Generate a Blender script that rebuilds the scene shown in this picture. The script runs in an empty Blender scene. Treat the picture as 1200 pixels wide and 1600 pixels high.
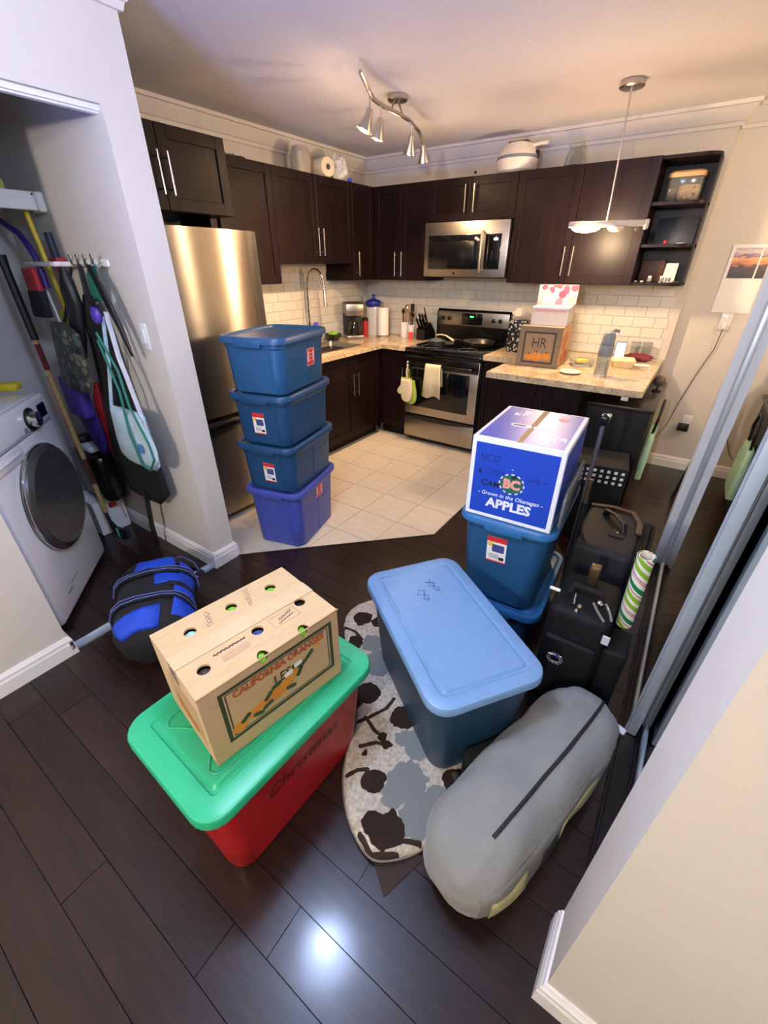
import bpy, bmesh, math, random
from mathutils import Vector, Matrix
random.seed(7)
sc = bpy.context.scene
COL = sc.collection
PI = math.pi
def rad(d): return d*PI/180
def lin(c): return tuple(((v/255)/12.92 if v/255 <= .04045 else ((v/255+.055)/1.055)**2.4) for v in c)

# ------------------------------------------------------------------ camera
cam = bpy.data.cameras.new('camera'); camo = bpy.data.objects.new('camera', cam); COL.objects.link(camo)
sc.camera = camo
cam.sensor_fit = 'VERTICAL'; cam.sensor_height = 36; cam.sensor_width = 27
cam.lens = 659.95*36/1600
cam.clip_start = .03; cam.clip_end = 60
YAW, PITCH = .6032, .5302
fw = Vector((-math.sin(YAW)*math.cos(PITCH), math.cos(YAW)*math.cos(PITCH), -math.sin(PITCH)))
rt = Vector((math.cos(YAW), math.sin(YAW), 0)); up = rt.cross(fw)
mw = Matrix((rt, up, -fw)).transposed().to_4x4(); mw.translation = (3.1134, -4.1933, 1.5606)
camo.matrix_world = mw

# ------------------------------------------------------------------ world, exposure, room light
w = bpy.data.worlds.new('world'); sc.world = w; w.use_nodes = True
w.node_tree.nodes['Background'].inputs[0].default_value = (.62, .72, 1, 1)
w.node_tree.nodes['Background'].inputs[1].default_value = .05
sc.view_settings.view_transform = 'Standard'; sc.view_settings.look = 'None'
sc.view_settings.exposure = 0.46; sc.view_settings.gamma = 1; sc.view_settings.use_curve_mapping = False
# lamp powers (each lamp's light is made in that lamp's builder); all but track and pendant are unseen
P_CEIL, P_BACK, P_TRACK, P_PEND, P_DINE, P_ADDED = 12.5, 108, 11, 33, 29, 270
C_CEIL, C_BACK, C_WARM = (.56, .70, 1), (1, .92, .82), (1, .66, .38)

# ------------------------------------------------------------------ materials
def newmat(name):
    m = bpy.data.materials.new(name); m.use_nodes = True
    nt = m.node_tree; return m, nt, nt.nodes['Principled BSDF']
def N(nt, t, **k):
    n = nt.nodes.new(t)
    for a, b in k.items(): setattr(n, a, b)
    return n
MATS = {}
def M(name, rgb, rough=.5, metal=0., var=.08, scale=25., bump=0., coat=0., trans=0., alpha=1., emit=None, es=1., stretch=(1,1,1), spec=.5, aniso=0., sheen=0., bscale=None):
    """procedural material: two close tones mixed by noise, optional fine relief"""
    if name in MATS: return MATS[name]
    m, nt, b = newmat(name); c = lin(rgb)
    tc = N(nt, 'ShaderNodeTexCoord'); mp = N(nt, 'ShaderNodeMapping'); mp.inputs['Scale'].default_value = stretch
    nt.links.new(tc.outputs['Object'], mp.inputs[0])
    no = N(nt, 'ShaderNodeTexNoise'); no.inputs['Scale'].default_value = scale; no.inputs['Detail'].default_value = 4
    nt.links.new(mp.outputs[0], no.inputs[0])
    r = N(nt, 'ShaderNodeValToRGB'); r.color_ramp.elements[0].position = .3; r.color_ramp.elements[1].position = .7
    r.color_ramp.elements[0].color = tuple(v*(1-var) for v in c)+(1,); r.color_ramp.elements[1].color = tuple(min(1, v*(1+var)) for v in c)+(1,)
    nt.links.new(no.outputs['Fac'], r.inputs[0]); nt.links.new(r.outputs[0], b.inputs['Base Color'])
    b.inputs['Roughness'].default_value = rough; b.inputs['Metallic'].default_value = metal
    b.inputs['Specular IOR Level'].default_value = spec
    if coat: b.inputs['Coat Weight'].default_value = coat; b.inputs['Coat Roughness'].default_value = .1
    if trans: b.inputs['Transmission Weight'].default_value = trans; b.inputs['IOR'].default_value = 1.3
    if alpha < 1: b.inputs['Alpha'].default_value = alpha
    if sheen: b.inputs['Sheen Weight'].default_value = sheen
    if aniso:
        b.inputs['Anisotropic'].default_value = aniso
        b.inputs['Anisotropic Rotation'].default_value = .25
        tg = N(nt, 'ShaderNodeTangent'); tg.direction_type = 'RADIAL'; tg.axis = 'Z'; nt.links.new(tg.outputs[0], b.inputs['Tangent'])
    if emit: b.inputs['Emission Color'].default_value = lin(emit)+(1,); b.inputs['Emission Strength'].default_value = es
    if bump:
        n2 = no
        if bscale:
            n2 = N(nt, 'ShaderNodeTexNoise'); n2.inputs['Scale'].default_value = bscale; n2.inputs['Detail'].default_value = 3; nt.links.new(mp.outputs[0], n2.inputs[0])
        bp = N(nt, 'ShaderNodeBump'); bp.inputs['Strength'].default_value = bump; bp.inputs['Distance'].default_value = .01
        nt.links.new(n2.outputs['Fac'], bp.inputs['Height']); nt.links.new(bp.outputs[0], b.inputs['Normal'])
    MATS[name] = m; return m
def ramp(nt, src, stops, const=False):
    r = N(nt, 'ShaderNodeValToRGB'); cr = r.color_ramp
    if const: cr.interpolation = 'CONSTANT'
    while len(cr.elements) < len(stops): cr.elements.new(.5)
    for e, (p, c) in zip(cr.elements, stops): e.position = p; e.color = lin(c)+(1,)
    nt.links.new(src, r.inputs[0]); return r
def objcoord(nt, scale=(1,1,1)):
    tc = N(nt, 'ShaderNodeTexCoord'); mp = N(nt, 'ShaderNodeMapping'); mp.inputs['Scale'].default_value = scale
    nt.links.new(tc.outputs['Object'], mp.inputs[0]); return mp.outputs[0]
def noise(nt, vec, scale, detail=4, dist=0.):
    n = N(nt, 'ShaderNodeTexNoise'); n.inputs['Scale'].default_value = scale; n.inputs['Detail'].default_value = detail; n.inputs['Distortion'].default_value = dist
    nt.links.new(vec, n.inputs[0]); return n.outputs['Fac']
def mathn(nt, op, a, b=None):
    n = N(nt, 'ShaderNodeMath', operation=op)
    for i, v in enumerate((a, b)):
        if v is None: continue
        if isinstance(v, (int, float)): n.inputs[i].default_value = v
        else: nt.links.new(v, n.inputs[i])
    return n.outputs[0]
def mixc(nt, fac, a, b, mode='MIX'):
    n = N(nt, 'ShaderNodeMix', data_type='RGBA', blend_type=mode)
    for s, v in (('Factor', fac), ('A', a), ('B', b)):
        i = [x for x in n.inputs if x.name == s and (x.type == 'RGBA' if s != 'Factor' else x.type == 'VALUE')][0]
        if isinstance(v, (int, float)): i.default_value = v
        elif isinstance(v, tuple): i.default_value = v
        else: nt.links.new(v, i)
    return [o for o in n.outputs if o.type == 'RGBA'][0]
def bumpn(nt, b, h, strength=.2, dist=.01):
    n = N(nt, 'ShaderNodeBump'); n.inputs['Strength'].default_value = strength; n.inputs['Distance'].default_value = dist
    nt.links.new(h, n.inputs['Height']); nt.links.new(n.outputs[0], b.inputs['Normal'])

def wood_floor():
    m, nt, b = newmat('dark_plank_wood')
    v = objcoord(nt, (1.2, 14, 14)); oi = N(nt, 'ShaderNodeObjectInfo')
    sh = N(nt, 'ShaderNodeVectorMath', operation='ADD'); nt.links.new(v, sh.inputs[0])
    cm = N(nt, 'ShaderNodeCombineXYZ'); nt.links.new(mathn(nt, 'MULTIPLY', oi.outputs['Random'], 40), cm.inputs[0]); nt.links.new(mathn(nt, 'MULTIPLY', oi.outputs['Random'], 91), cm.inputs[1])
    nt.links.new(cm.outputs[0], sh.inputs[1])
    f = noise(nt, sh.outputs[0], 3.2, 6, .6)
    r = ramp(nt, f, [(.25, (31, 19, 16)), (.55, (44, 28, 23)), (.8, (59, 39, 31))])
    r2 = ramp(nt, oi.outputs['Random'], [(0, (196, 190, 188)), (1, (255, 248, 244))])
    nt.links.new(mixc(nt, 1., r.outputs[0], r2.outputs[0], 'MULTIPLY'), b.inputs['Base Color'])
    b.inputs['Coat Weight'].default_value = .36; b.inputs['Coat Roughness'].default_value = .13; b.inputs['Specular IOR Level'].default_value = .3
    rr = N(nt, 'ShaderNodeMapRange'); rr.inputs[3].default_value = .27; rr.inputs[4].default_value = .42
    nt.links.new(noise(nt, sh.outputs[0], 1.5, 3), rr.inputs[0]); nt.links.new(rr.outputs[0], b.inputs['Roughness'])
    bumpn(nt, b, f, .10, .003); MATS['plank'] = m; return m
def granite():
    m, nt, b = newmat('speckled_granite')
    v = objcoord(nt); a = noise(nt, v, 70, 6, .4); c = noise(nt, v, 9, 4, 1.)
    r = ramp(nt, a, [(.3, (146, 124, 98)), (.45, (206, 190, 162)), (.6, (226, 214, 190)), (.75, (184, 162, 132))])
    r2 = ramp(nt, c, [(.35, (215, 200, 180)), (.65, (255, 250, 240))])
    nt.links.new(mixc(nt, 1., r.outputs[0], r2.outputs[0], 'MULTIPLY'), b.inputs['Base Color'])
    b.inputs['Roughness'].default_value = .22; MATS['granite'] = m; return m
def rug_mat(cx, cy):
    """beige pile with printed brown blossoms, grey leaves and thin brown vines (plan positions in metres)"""
    m, nt, b = newmat('floral_rug'); v = objcoord(nt); wv = noise(nt, v, 260, 2)
    flat = objcoord(nt, (1, 1, 0))
    edge = mathn(nt, 'MULTIPLY', mathn(nt, 'SUBTRACT', noise(nt, flat, 30, 1), .5), .036)
    fine = mathn(nt, 'MULTIPLY', mathn(nt, 'SUBTRACT', noise(nt, flat, 40, 0), .5), .004)
    def mask(L, pert):
        out = None
        for x, y, r in L:
            d = N(nt, 'ShaderNodeVectorMath', operation='DISTANCE'); nt.links.new(flat, d.inputs[0]); d.inputs[1].default_value = (x-cx, y-cy, 0)
            k = mathn(nt, 'SUBTRACT', d.outputs['Value'], r)
            out = k if out is None else mathn(nt, 'MINIMUM', out, k)
        return mathn(nt, 'LESS_THAN', mathn(nt, 'ADD', out, pert), 0)
    BR = [(2.763, -3.67, .055), (2.712, -3.677, .033), (2.644, -3.574, .040), (2.428, -3.311, .050), (2.405, -3.355, .034), (2.605, -3.322, .048), (2.156, -2.987, .045), (2.217, -3.128, .036), (2.583, -3.432, .018), (2.614, -3.443, .017), (2.566, -3.515, .013), (2.23, -2.965, .034), (2.40, -2.85, .05), (2.75, -2.86, .05), (2.87, -3.42, .04)]
    GR = [(2.743, -3.516, .070), (2.821, -3.595, .056), (2.725, -3.569, .043), (2.376, -3.164, .070), (2.29, -3.09, .05), (2.703, -3.38, .055), (2.654, -3.39, .034), (2.85, -3.511, .05), (2.32, -2.95, .05), (2.62, -2.82, .05)]
    PATHS = [[(2.56, -3.612), (2.579, -3.577), (2.612, -3.552)], [(2.798, -3.679), (2.831, -3.658), (2.87, -3.636)], [(2.464, -3.445), (2.493, -3.399), (2.529, -3.327), (2.53, -3.27)], [(2.536, -3.506), (2.575, -3.462), (2.62, -3.444)], [(2.484, -3.405), (2.544, -3.428), (2.57, -3.43)], [(2.105, -3.086), (2.177, -3.077), (2.24, -3.10)], [(2.70, -3.725), (2.76, -3.745), (2.83, -3.70)]]
    VN = []
    for P in PATHS:
        for (x0, y0), (x1, y1) in zip(P, P[1:]):
            n = max(2, int(math.hypot(x1-x0, y1-y0)/.007)); VN += [(x0+(x1-x0)*k/n, y0+(y1-y0)*k/n, .0075) for k in range(n)]
    base = ramp(nt, noise(nt, v, 90, 4), [(.3, (158, 146, 130)), (.7, (204, 194, 178))])
    g = mixc(nt, mask(GR, edge), base.outputs[0], lin((122, 126, 124))+(1,))
    g = mixc(nt, mask(VN, fine), g, lin((56, 43, 36))+(1,)); g = mixc(nt, mask(BR, edge), g, lin((48, 36, 30))+(1,))
    nt.links.new(g, b.inputs['Base Color']); b.inputs['Roughness'].default_value = .95; b.inputs['Specular IOR Level'].default_value = .1
    bumpn(nt, b, wv, .5, .004); MATS['rug'] = m; return m
def wrap_mat():
    m, nt, b = newmat('striped_gift_wrap')
    tc = N(nt, 'ShaderNodeTexCoord'); s = N(nt, 'ShaderNodeSeparateXYZ'); nt.links.new(tc.outputs['Object'], s.inputs[0])
    an = mathn(nt, 'DIVIDE', mathn(nt, 'ARCTAN2', s.outputs[1], s.outputs[0]), 2*PI)
    t = mathn(nt, 'FRACT', mathn(nt, 'ADD', mathn(nt, 'MULTIPLY', s.outputs[2], 6.2), an))
    W, G, L, R = (236, 234, 228), (30, 128, 70), (140, 186, 50), (190, 60, 66)
    r = ramp(nt, t, [(0, G), (.14, W), (.27, R), (.30, W), (.33, R), (.36, W), (.46, L), (.60, W), (.70, L), (.84, W), (.90, R), (.93, W)], True)
    nt.links.new(r.outputs[0], b.inputs['Base Color']); b.inputs['Roughness'].default_value = .35; MATS['wrap'] = m; return m
def spots(name, base, cols, scale, size, rnd=.9):
    m, nt, b = newmat(name); v = objcoord(nt)
    vo = N(nt, 'ShaderNodeTexVoronoi'); vo.inputs['Scale'].default_value = scale; vo.inputs['Randomness'].default_value = rnd; nt.links.new(v, vo.inputs[0])
    sp = N(nt, 'ShaderNodeSeparateColor'); nt.links.new(vo.outputs['Color'], sp.inputs[0])
    n = len(cols); r = ramp(nt, sp.outputs[0], [(i/n, c) for i, c in enumerate(cols)], True)
    f = mathn(nt, 'LESS_THAN', vo.outputs['Distance'], size)
    nt.links.new(mixc(nt, f, lin(base)+(1,), r.outputs[0]), b.inputs['Base Color']); b.inputs['Roughness'].default_value = .45; MATS[name] = m; return m
def calendar_photo():
    m, nt, b = newmat('calendar_landscape_print')
    tc = N(nt, 'ShaderNodeTexCoord'); s = N(nt, 'ShaderNodeSeparateXYZ'); nt.links.new(tc.outputs['Object'], s.inputs[0])
    zz = mathn(nt, 'ADD', mathn(nt, 'ADD', mathn(nt, 'MULTIPLY', s.outputs[2], 4.6), .36), mathn(nt, 'MULTIPLY', noise(nt, objcoord(nt, (9, 9, 30)), 2., 5), .38))
    r = ramp(nt, zz, [(.1, (52, 46, 52)), (.42, (84, 70, 70)), (.52, (206, 130, 80)), (.66, (232, 168, 110)), (.72, (120, 96, 130)), (.86, (226, 200, 190)), (1.1, (120, 130, 170))])
    nt.links.new(r.outputs[0], b.inputs['Base Color']); b.inputs['Roughness'].default_value = .4; MATS['calphoto'] = m; return m
wood_floor(); granite(); wrap_mat(); calendar_photo()
M('wall', (206, 198, 188), .75, var=.015, scale=6, bump=.05, bscale=220)
M('closetwall', (196, 192, 186), .75, var=.015, scale=6, bump=.05, bscale=220)
M('ceiling', (208, 206, 206), .9, var=.02, scale=40, bump=.25, bscale=160)
M('crown', (214, 206, 196), .5, var=.01)
M('trim', (232, 228, 224), .35, var=.01)
M('jamb', (206, 208, 212), .4, var=.02)
M('grout', (150, 142, 130), .85, var=.05)
M('tilefloor', (206, 194, 174), .30, var=.07, scale=7, stretch=(1, 3, 1))
M('wallt', (214, 208, 196), .16, var=.02, scale=12)
M('underfloor', (18, 12, 10), .8)
M('espresso', (27, 15, 16), .36, var=.25, scale=9, stretch=(3, 3, .35), spec=.16)
M('cabinet_in', (26, 18, 18), .5)
M('steel', (186, 176, 162), .26, 1, var=.04, scale=60, stretch=(1, 1, .05), aniso=.92)
M('steel2', (168, 160, 150), .34, 1, var=.04, scale=40, stretch=(.05, 1, 1))
M('chrome', (225, 224, 222), .12, 1, var=.0)
M('nickel', (190, 184, 176), .28, 1, var=.02)
M('darkmetal', (60, 58, 60), .4, 1)
M('blackglass', (10, 11, 14), .06, var=.05)
M('black', (15, 15, 17), .5)
M('blackgloss', (12, 12, 14), .2)
M('blackcloth', (10, 10, 12), .85, bump=.3, bscale=200)
M('mirror', (222, 228, 230), .015, 1, var=0)
M('alu', (196, 206, 216), .34, .55, var=.02)
M('white', (226, 223, 218), .4, var=.02)
M('whitegloss', (226, 224, 224), .18, var=.01, coat=.3)
M('offwhite', (218, 208, 192), .5, var=.03)
M('paper', (236, 232, 226), .7, var=.02)
M('cardboard', (196, 164, 120), .78, var=.05, scale=14, stretch=(1, 6, 6))
M('cardboard2', (176, 142, 98), .8, var=.06, scale=14)
M('tape', (206, 180, 138), .12, var=.02, coat=.5)
M('bin_blue', (34, 82, 124), .38, var=.05, bump=.06, bscale=300)
M('bin_navy', (26, 68, 108), .38, var=.05, bump=.06, bscale=300)
M('bin_violet', (64, 78, 162), .38, var=.05, bump=.06, bscale=300)
M('bin_dark', (32, 60, 84), .4, var=.05, bump=.06, bscale=300)
M('lid_blue', (114, 150, 188), .36, var=.03, bump=.07, bscale=300)
M('lid_mid', (44, 104, 158), .38, var=.04)
M('bin_red', (176, 22, 28), .35, var=.05)
M('lid_green', (44, 172, 122), .36, var=.03, bump=.05, bscale=300)
M('clearplastic', (225, 230, 232), .08, trans=.9, var=.0, spec=.6)
M('film', (240, 240, 240), .12, alpha=.72, var=.08, scale=40)
M('glass', (230, 236, 236), .03, trans=.96, var=0)
M('smokeglass', (20, 20, 24), .05, var=0, coat=.6)
M('apple_blue', (18, 62, 176), .42, var=.03)
M('apple_top', (70, 84, 178), .42, var=.04)
M('apple_white', (228, 228, 232), .5, var=.02)
M('ink', (16, 17, 30), .6)
M('inkred', (150, 28, 30), .6)
M('inkorange', (176, 84, 30), .7)
M('inkgreen', (52, 64, 40), .7)
M('orange', (214, 136, 44), .7, var=.12)
M('leaf', (62, 78, 46), .7)
M('stickred', (206, 44, 48), .5)
M('stickpink', (216, 150, 150), .6)
M('stickyellow', (224, 186, 70), .6)
M('stickblue', (60, 72, 130), .6)
M('stickgrey', (190, 190, 198), .6)
M('lime', (128, 200, 44), .5)
M('mintplastic', (170, 214, 196), .5)
M('canvas', (128, 128, 124), .88, var=.07, scale=10, bump=1., bscale=13, sheen=.2, stretch=(1, .5, 1))
M('canvas2', (112, 110, 104), .88, var=.06, bump=.9, bscale=16)
M('zipper', (26, 24, 28), .7)
M('yellowprint', (158, 152, 108), .8, var=.2)
M('suitblack', (7, 7, 11), .66, spec=.3, var=.15, bump=.25, bscale=260)
M('suitgrey', (27, 27, 33), .6, spec=.35, var=.12, bump=.25, bscale=260)
M('suitbrown', (70, 54, 44), .6)
M('sportblue', (16, 66, 190), .7, var=.12, bump=.2, bscale=180)
M('sportblack', (15, 16, 24), .8, bump=.2, bscale=180)
M('piping', (96, 110, 190), .6)
M('purple', (74, 50, 150), .5)
M('darkpurple', (52, 30, 110), .5)
M('yellow', (226, 196, 40), .5)
M('red', (176, 36, 40), .5)
M('teal', (28, 106, 92), .7)
M('tealplastic', (96, 176, 170), .4)
M('palebag', (178, 202, 216), .6)
M('stickwood', (196, 164, 108), .5, var=.2, scale=60)
M('greenbox', (54, 110, 76), .6)
M('cream', (222, 208, 172), .8, var=.05, bump=.3, bscale=120)
M('creamplastic', (226, 210, 170), .4)
M('mittgreen', (160, 186, 60), .8)
M('burgundy', (120, 46, 62), .85, var=.1)
M('pansteel', (84, 80, 78), .35, .8)
M('greyplastic', (112, 122, 132), .35)
M('mint', (168, 206, 178), .8)
M('desk', (40, 34, 32), .3)
M('brownwood', (92, 50, 34), .5, var=.2)
M('tan', (188, 150, 110), .6)
M('picwood', (132, 112, 92), .7, var=.15, scale=20, stretch=(1, 1, 6))
M('picframe', (62, 46, 36), .6)
M('picpaper', (150, 126, 100), .7, var=.12)
M('lampglow', (255, 224, 170), .4, emit=(255, 210, 140), es=9)
M('lampglow2', (255, 240, 220), .4, emit=(255, 214, 150), es=5)
M('lampcool', (240, 245, 255), .4, emit=(186, 208, 255), es=46)
M('lampadded', (255, 245, 235), .4, emit=(255, 238, 215), es=3)
M('screen', (200, 206, 240), .3, emit=(190, 200, 255), es=.9)
M('clockgreen', (60, 255, 120), .4, emit=(80, 255, 130), es=1.2)
M('clockwhite', (230, 240, 255), .4, emit=(220, 235, 255), es=1.6)
spots('floral', (184, 166, 158), [(196, 60, 84), (210, 92, 106), (176, 176, 168), (200, 50, 76), (214, 140, 136)], 19, .52)
spots('bwpattern', (18, 20, 24), [(210, 206, 198), (190, 186, 176)], 38, .36)
spots('camo', (40, 48, 46), [(86, 84, 72), (24, 28, 30), (110, 100, 84), (60, 76, 72)], 30, .5)
spots('foodbox', (206, 168, 120), [(196, 106, 60), (120, 60, 40), (226, 200, 150)], 40, .3)

# ------------------------------------------------------------------ mesh helpers
def rrect(w, d, r, n=5, waist=0., cx=0, cy=0):
    """rounded rectangle outline, optionally pinched at the two short ends (dog-bone)"""
    r = min(r, w/2-1e-4, d/2-1e-4); P = []
    for sx, sy, a0 in ((1, 1, 0), (-1, 1, 90), (-1, -1, 180), (1, -1, 270)):
        for i in range(n+1):
            a = rad(a0+90*i/n); P.append((sx*(w/2-r)+r*math.cos(a)+cx, sy*(d/2-r)+r*math.sin(a)+cy))
    return P
class MB:
    def __init__(s): s.v = []; s.f = []
    def add(s, v, f, m=None):
        o = len(s.v); s.v += [tuple(m @ Vector(p)) if m else tuple(p) for p in v]; s.f += [tuple(i+o for i in q) for q in f]; return s
    def box(s, x0, x1, y0, y1, z0, z1, m=None):
        v = [(x, y, z) for z in (z0, z1) for x, y in ((x0, y0), (x1, y0), (x1, y1), (x0, y1))]
        return s.add(v, [(3, 2, 1, 0), (4, 5, 6, 7), (0, 1, 5, 4), (1, 2, 6, 5), (2, 3, 7, 6), (3, 0, 4, 7)], m)
    def rbox(s, x0, x1, y0, y1, z0, z1, r=.01, seg=2, m=None):
        bm = bmesh.new(); bmesh.ops.create_cube(bm, size=1)
        for v in bm.verts: v.co = ((x0+x1)/2+v.co.x*(x1-x0), (y0+y1)/2+v.co.y*(y1-y0), (z0+z1)/2+v.co.z*(z1-z0))
        r = min(r, (x1-x0)*.49, (y1-y0)*.49, (z1-z0)*.49)
        bmesh.ops.bevel(bm, geom=list(bm.edges), offset=r, segments=seg, affect='EDGES', profile=.5)
        bm.verts.index_update(); v = [tuple(x.co) for x in bm.verts]; f = [tuple(x.index for x in q.verts) for q in bm.faces]; bm.free()
        return s.add(v, f, m)
    def poly(s, pts, z0, z1, m=None):
        n = len(pts); v = [(x, y, z0) for x, y in pts]+[(x, y, z1) for x, y in pts]
        f = [tuple(range(n-1, -1, -1)), tuple(range(n, 2*n))]+[(i, (i+1) % n, n+(i+1) % n, n+i) for i in range(n)]
        return s.add(v, f, m)
    def loft(s, rings, cap0=True, cap1=True, closed=True, m=None):
        n = len(rings[0]); v = [p for r in rings for p in r]; f = []
        for k in range(len(rings)-1):
            for i in range(n if closed else n-1):
                j = (i+1) % n; f.append((k*n+i, k*n+j, (k+1)*n+j, (k+1)*n+i))
        if cap0: f.append(tuple(range(n-1, -1, -1)))
        if cap1: f.append(tuple((len(rings)-1)*n+i for i in range(n)))
        return s.add(v, f, m)
    def lathe(s, prof, n=20, m=None, c=(0, 0, 0)):
        rings = [[(c[0]+max(r, 1e-4)*math.cos(2*PI*i/n), c[1]+max(r, 1e-4)*math.sin(2*PI*i/n), c[2]+z) for i in range(n)] for r, z in prof]
        return s.loft(rings, m=m)
    def tube(s, pts, r, n=8, closed=False, m=None, flat=None):
        P = [Vector(p) for p in pts]; L = len(P); rings = []; prev = None
        for i in range(L):
            t = (P[(i+1) % L]-P[i-1]) if closed else (P[min(i+1, L-1)]-P[max(i-1, 0)])
            t.normalize()
            if prev is None:
                a = Vector((0, 0, 1)) if abs(t.z) < .9 else Vector((1, 0, 0)); a = (a-t*a.dot(t)).normalized()
            else: a = (prev-t*prev.dot(t)).normalized()
            prev = a; b = t.cross(a); rr = r[i] if isinstance(r, (list, tuple)) else r
            ka, kb = flat if flat else (1, 1)
            rings.append([tuple(P[i]+a*rr*ka*math.cos(2*PI*k/n)+b*rr*kb*math.sin(2*PI*k/n)) for k in range(n)])
        if closed: rings.append(rings[0])
        return s.loft(rings, cap0=not closed, cap1=not closed, m=m)
    def ball(s, c, r, n=12, sq=(1, 1, 1), m=None):
        k = n//2; prof = [(math.sin(PI*i/k), -math.cos(PI*i/k)) for i in range(k+1)]
        rings = [[(c[0]+r*sq[0]*max(a, 1e-3)*math.cos(2*PI*i/n), c[1]+r*sq[1]*max(a, 1e-3)*math.sin(2*PI*i/n), c[2]+r*sq[2]*z) for i in range(n)] for a, z in prof]
        return s.loft(rings, m=m)
    def mesh(s, name, smooth=35):
        me = bpy.data.meshes.new(name); me.from_pydata(s.v, [], s.f); me.validate(); me.update()
        bm = bmesh.new(); bm.from_mesh(me); bmesh.ops.recalc_face_normals(bm, faces=bm.faces); bm.to_mesh(me); bm.free()
        if smooth: me.shade_smooth(); me.set_sharp_from_angle(angle=rad(smooth))
        return me
def obj(name, mb, mat, parent=None, label=None, loc=None, rot=None, smooth=35):
    me = mb if isinstance(mb, bpy.types.Mesh) else mb.mesh(name, smooth)
    o = bpy.data.objects.new(name, me); COL.objects.link(o)
    if mat is not None and not me.materials: me.materials.append(MATS[mat] if isinstance(mat, str) else mat)
    if parent: o.parent = parent
    if label: o['label'] = label
    if loc: o.location = loc
    if rot: o.rotation_euler = rot
    return o
def thing(name, label, cat, loc=(0, 0, 0), rz=0., group=None):
    o = bpy.data.objects.new(name, None); COL.objects.link(o); o.empty_display_size = .05
    o.location = loc; o.rotation_euler = (0, 0, rz); o['label'] = label; o['category'] = cat
    if group: o['group'] = group
    return o
def tag(o, label, cat, group=None):
    o['label'] = label; o['category'] = cat
    if group: o['group'] = group
    return o
def struct(name, mb, mat, label, cat, smooth=35):
    o = obj(name, mb, mat, smooth=smooth); o['kind'] = 'structure'; o['label'] = label; o['category'] = cat; return o
def copy_tree(o, parent=None):
    c = o.copy(); COL.objects.link(c); c.parent = parent
    for ch in list(o.children): copy_tree(ch, c)
    return c
# lettering: flat characters as real thin geometry; frame = (origin, right, up) on the surface it is printed on
def text(body, size, mat, parent, o, right, upv, name='lettering', shear=0., bold=0., align='CENTER', ext=.0004, sx=1.):
    cu = bpy.data.curves.new(name, 'FONT'); cu.body = body; cu.size = size; cu.shear = shear; cu.offset = bold; cu.extrude = ext
    cu.align_x = align; cu.align_y = 'CENTER'; cu.resolution_u = 2
    t = bpy.data.objects.new(name, cu); COL.objects.link(t)
    me = bpy.data.meshes.new_from_object(t.evaluated_get(bpy.context.evaluated_depsgraph_get()))
    bpy.data.objects.remove(t); bpy.data.curves.remove(cu)
    r = Vector(right).normalized(); u = Vector(upv).normalized(); n = r.cross(u)
    mtx = Matrix((r*sx, u, n)).transposed().to_4x4(); mtx.translation = Vector(o)+n*.0006
    me.transform(mtx); me.materials.clear()
    return obj(name, me, mat, parent)
def decal(name, w, h, mat, parent, o, right, upv, th=.0006, r=0., label=None):
    """thin flat print / sticker centred at o on a surface"""
    rr = Vector(right).normalized(); u = Vector(upv).normalized(); n = rr.cross(u)
    mtx = Matrix((rr, u, n)).transposed().to_4x4(); mtx.translation = Vector(o)
    b = MB(); b.poly(rrect(w, h, r, 4) if r else [(-w/2, -h/2), (w/2, -h/2), (w/2, h/2), (-w/2, h/2)], 0, th, mtx)
    return obj(name, b, mat, parent, label)
def frame_decal(name, w, h, t, mat, parent, o, right, upv, th=.0006):
    rr = Vector(right).normalized(); u = Vector(upv).normalized(); n = rr.cross(u)
    mtx = Matrix((rr, u, n)).transposed().to_4x4(); mtx.translation = Vector(o)
    b = MB()
    b.box(-w/2, w/2, -h/2, -h/2+t, 0, th, mtx); b.box(-w/2, w/2, h/2-t, h/2, 0, th, mtx)
    b.box(-w/2, -w/2+t, -h/2+t, h/2-t, 0, th, mtx); b.box(w/2-t, w/2, -h/2+t, h/2-t, 0, th, mtx)
    return obj(name, b, mat, parent)
def scribble(name, parent, o, right, upv, length, height, mat, seed=1, n=26, r=.0011):
    """illegible handwriting: one thin wavering pen stroke lying on a surface"""
    rnd = random.Random(seed); R_ = Vector(right).normalized(); U_ = Vector(upv).normalized(); K = R_.cross(U_); P = []
    for i in range(n):
        u = i/(n-1); P.append(tuple(Vector(o)+R_*(length*(u-.5)+height*.35*math.sin(i*2.1))+U_*(height*.5*math.sin(i*1.57+rnd.uniform(-.5, .5))*rnd.uniform(.5, 1))+K*.0004))
    return obj(name, MB().tube(P, r, 5, flat=(.4, 1)), mat, parent)
def boolean_cut(mesh, cutters):
    a = bpy.data.objects.new('a', mesh); COL.objects.link(a); tmp = []
    for c in cutters:
        b = bpy.data.objects.new('b', c.mesh('b', 0)); COL.objects.link(b); tmp.append(b)
        md = a.modifiers.new('m', 'BOOLEAN'); md.object = b; md.operation = 'DIFFERENCE'; md.solver = 'EXACT'
    me = bpy.data.meshes.new_from_object(a.evaluated_get(bpy.context.evaluated_depsgraph_get()))
    for b in tmp+[a]: bpy.data.objects.remove(b)
    return me

# ================================================================== STRUCTURE
ZC = 2.43
XC, YP, YQ, YW, ZH = 1.147, -2.96, -3.10, -3.885, 2.05
XK = 2.96
base = struct('floor', MB().box(-.3, 6.2, -7.6, .3, -.06, -.006), 'underfloor', 'dark wooden plank floor running through the hall and closet', 'floor')
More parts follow.
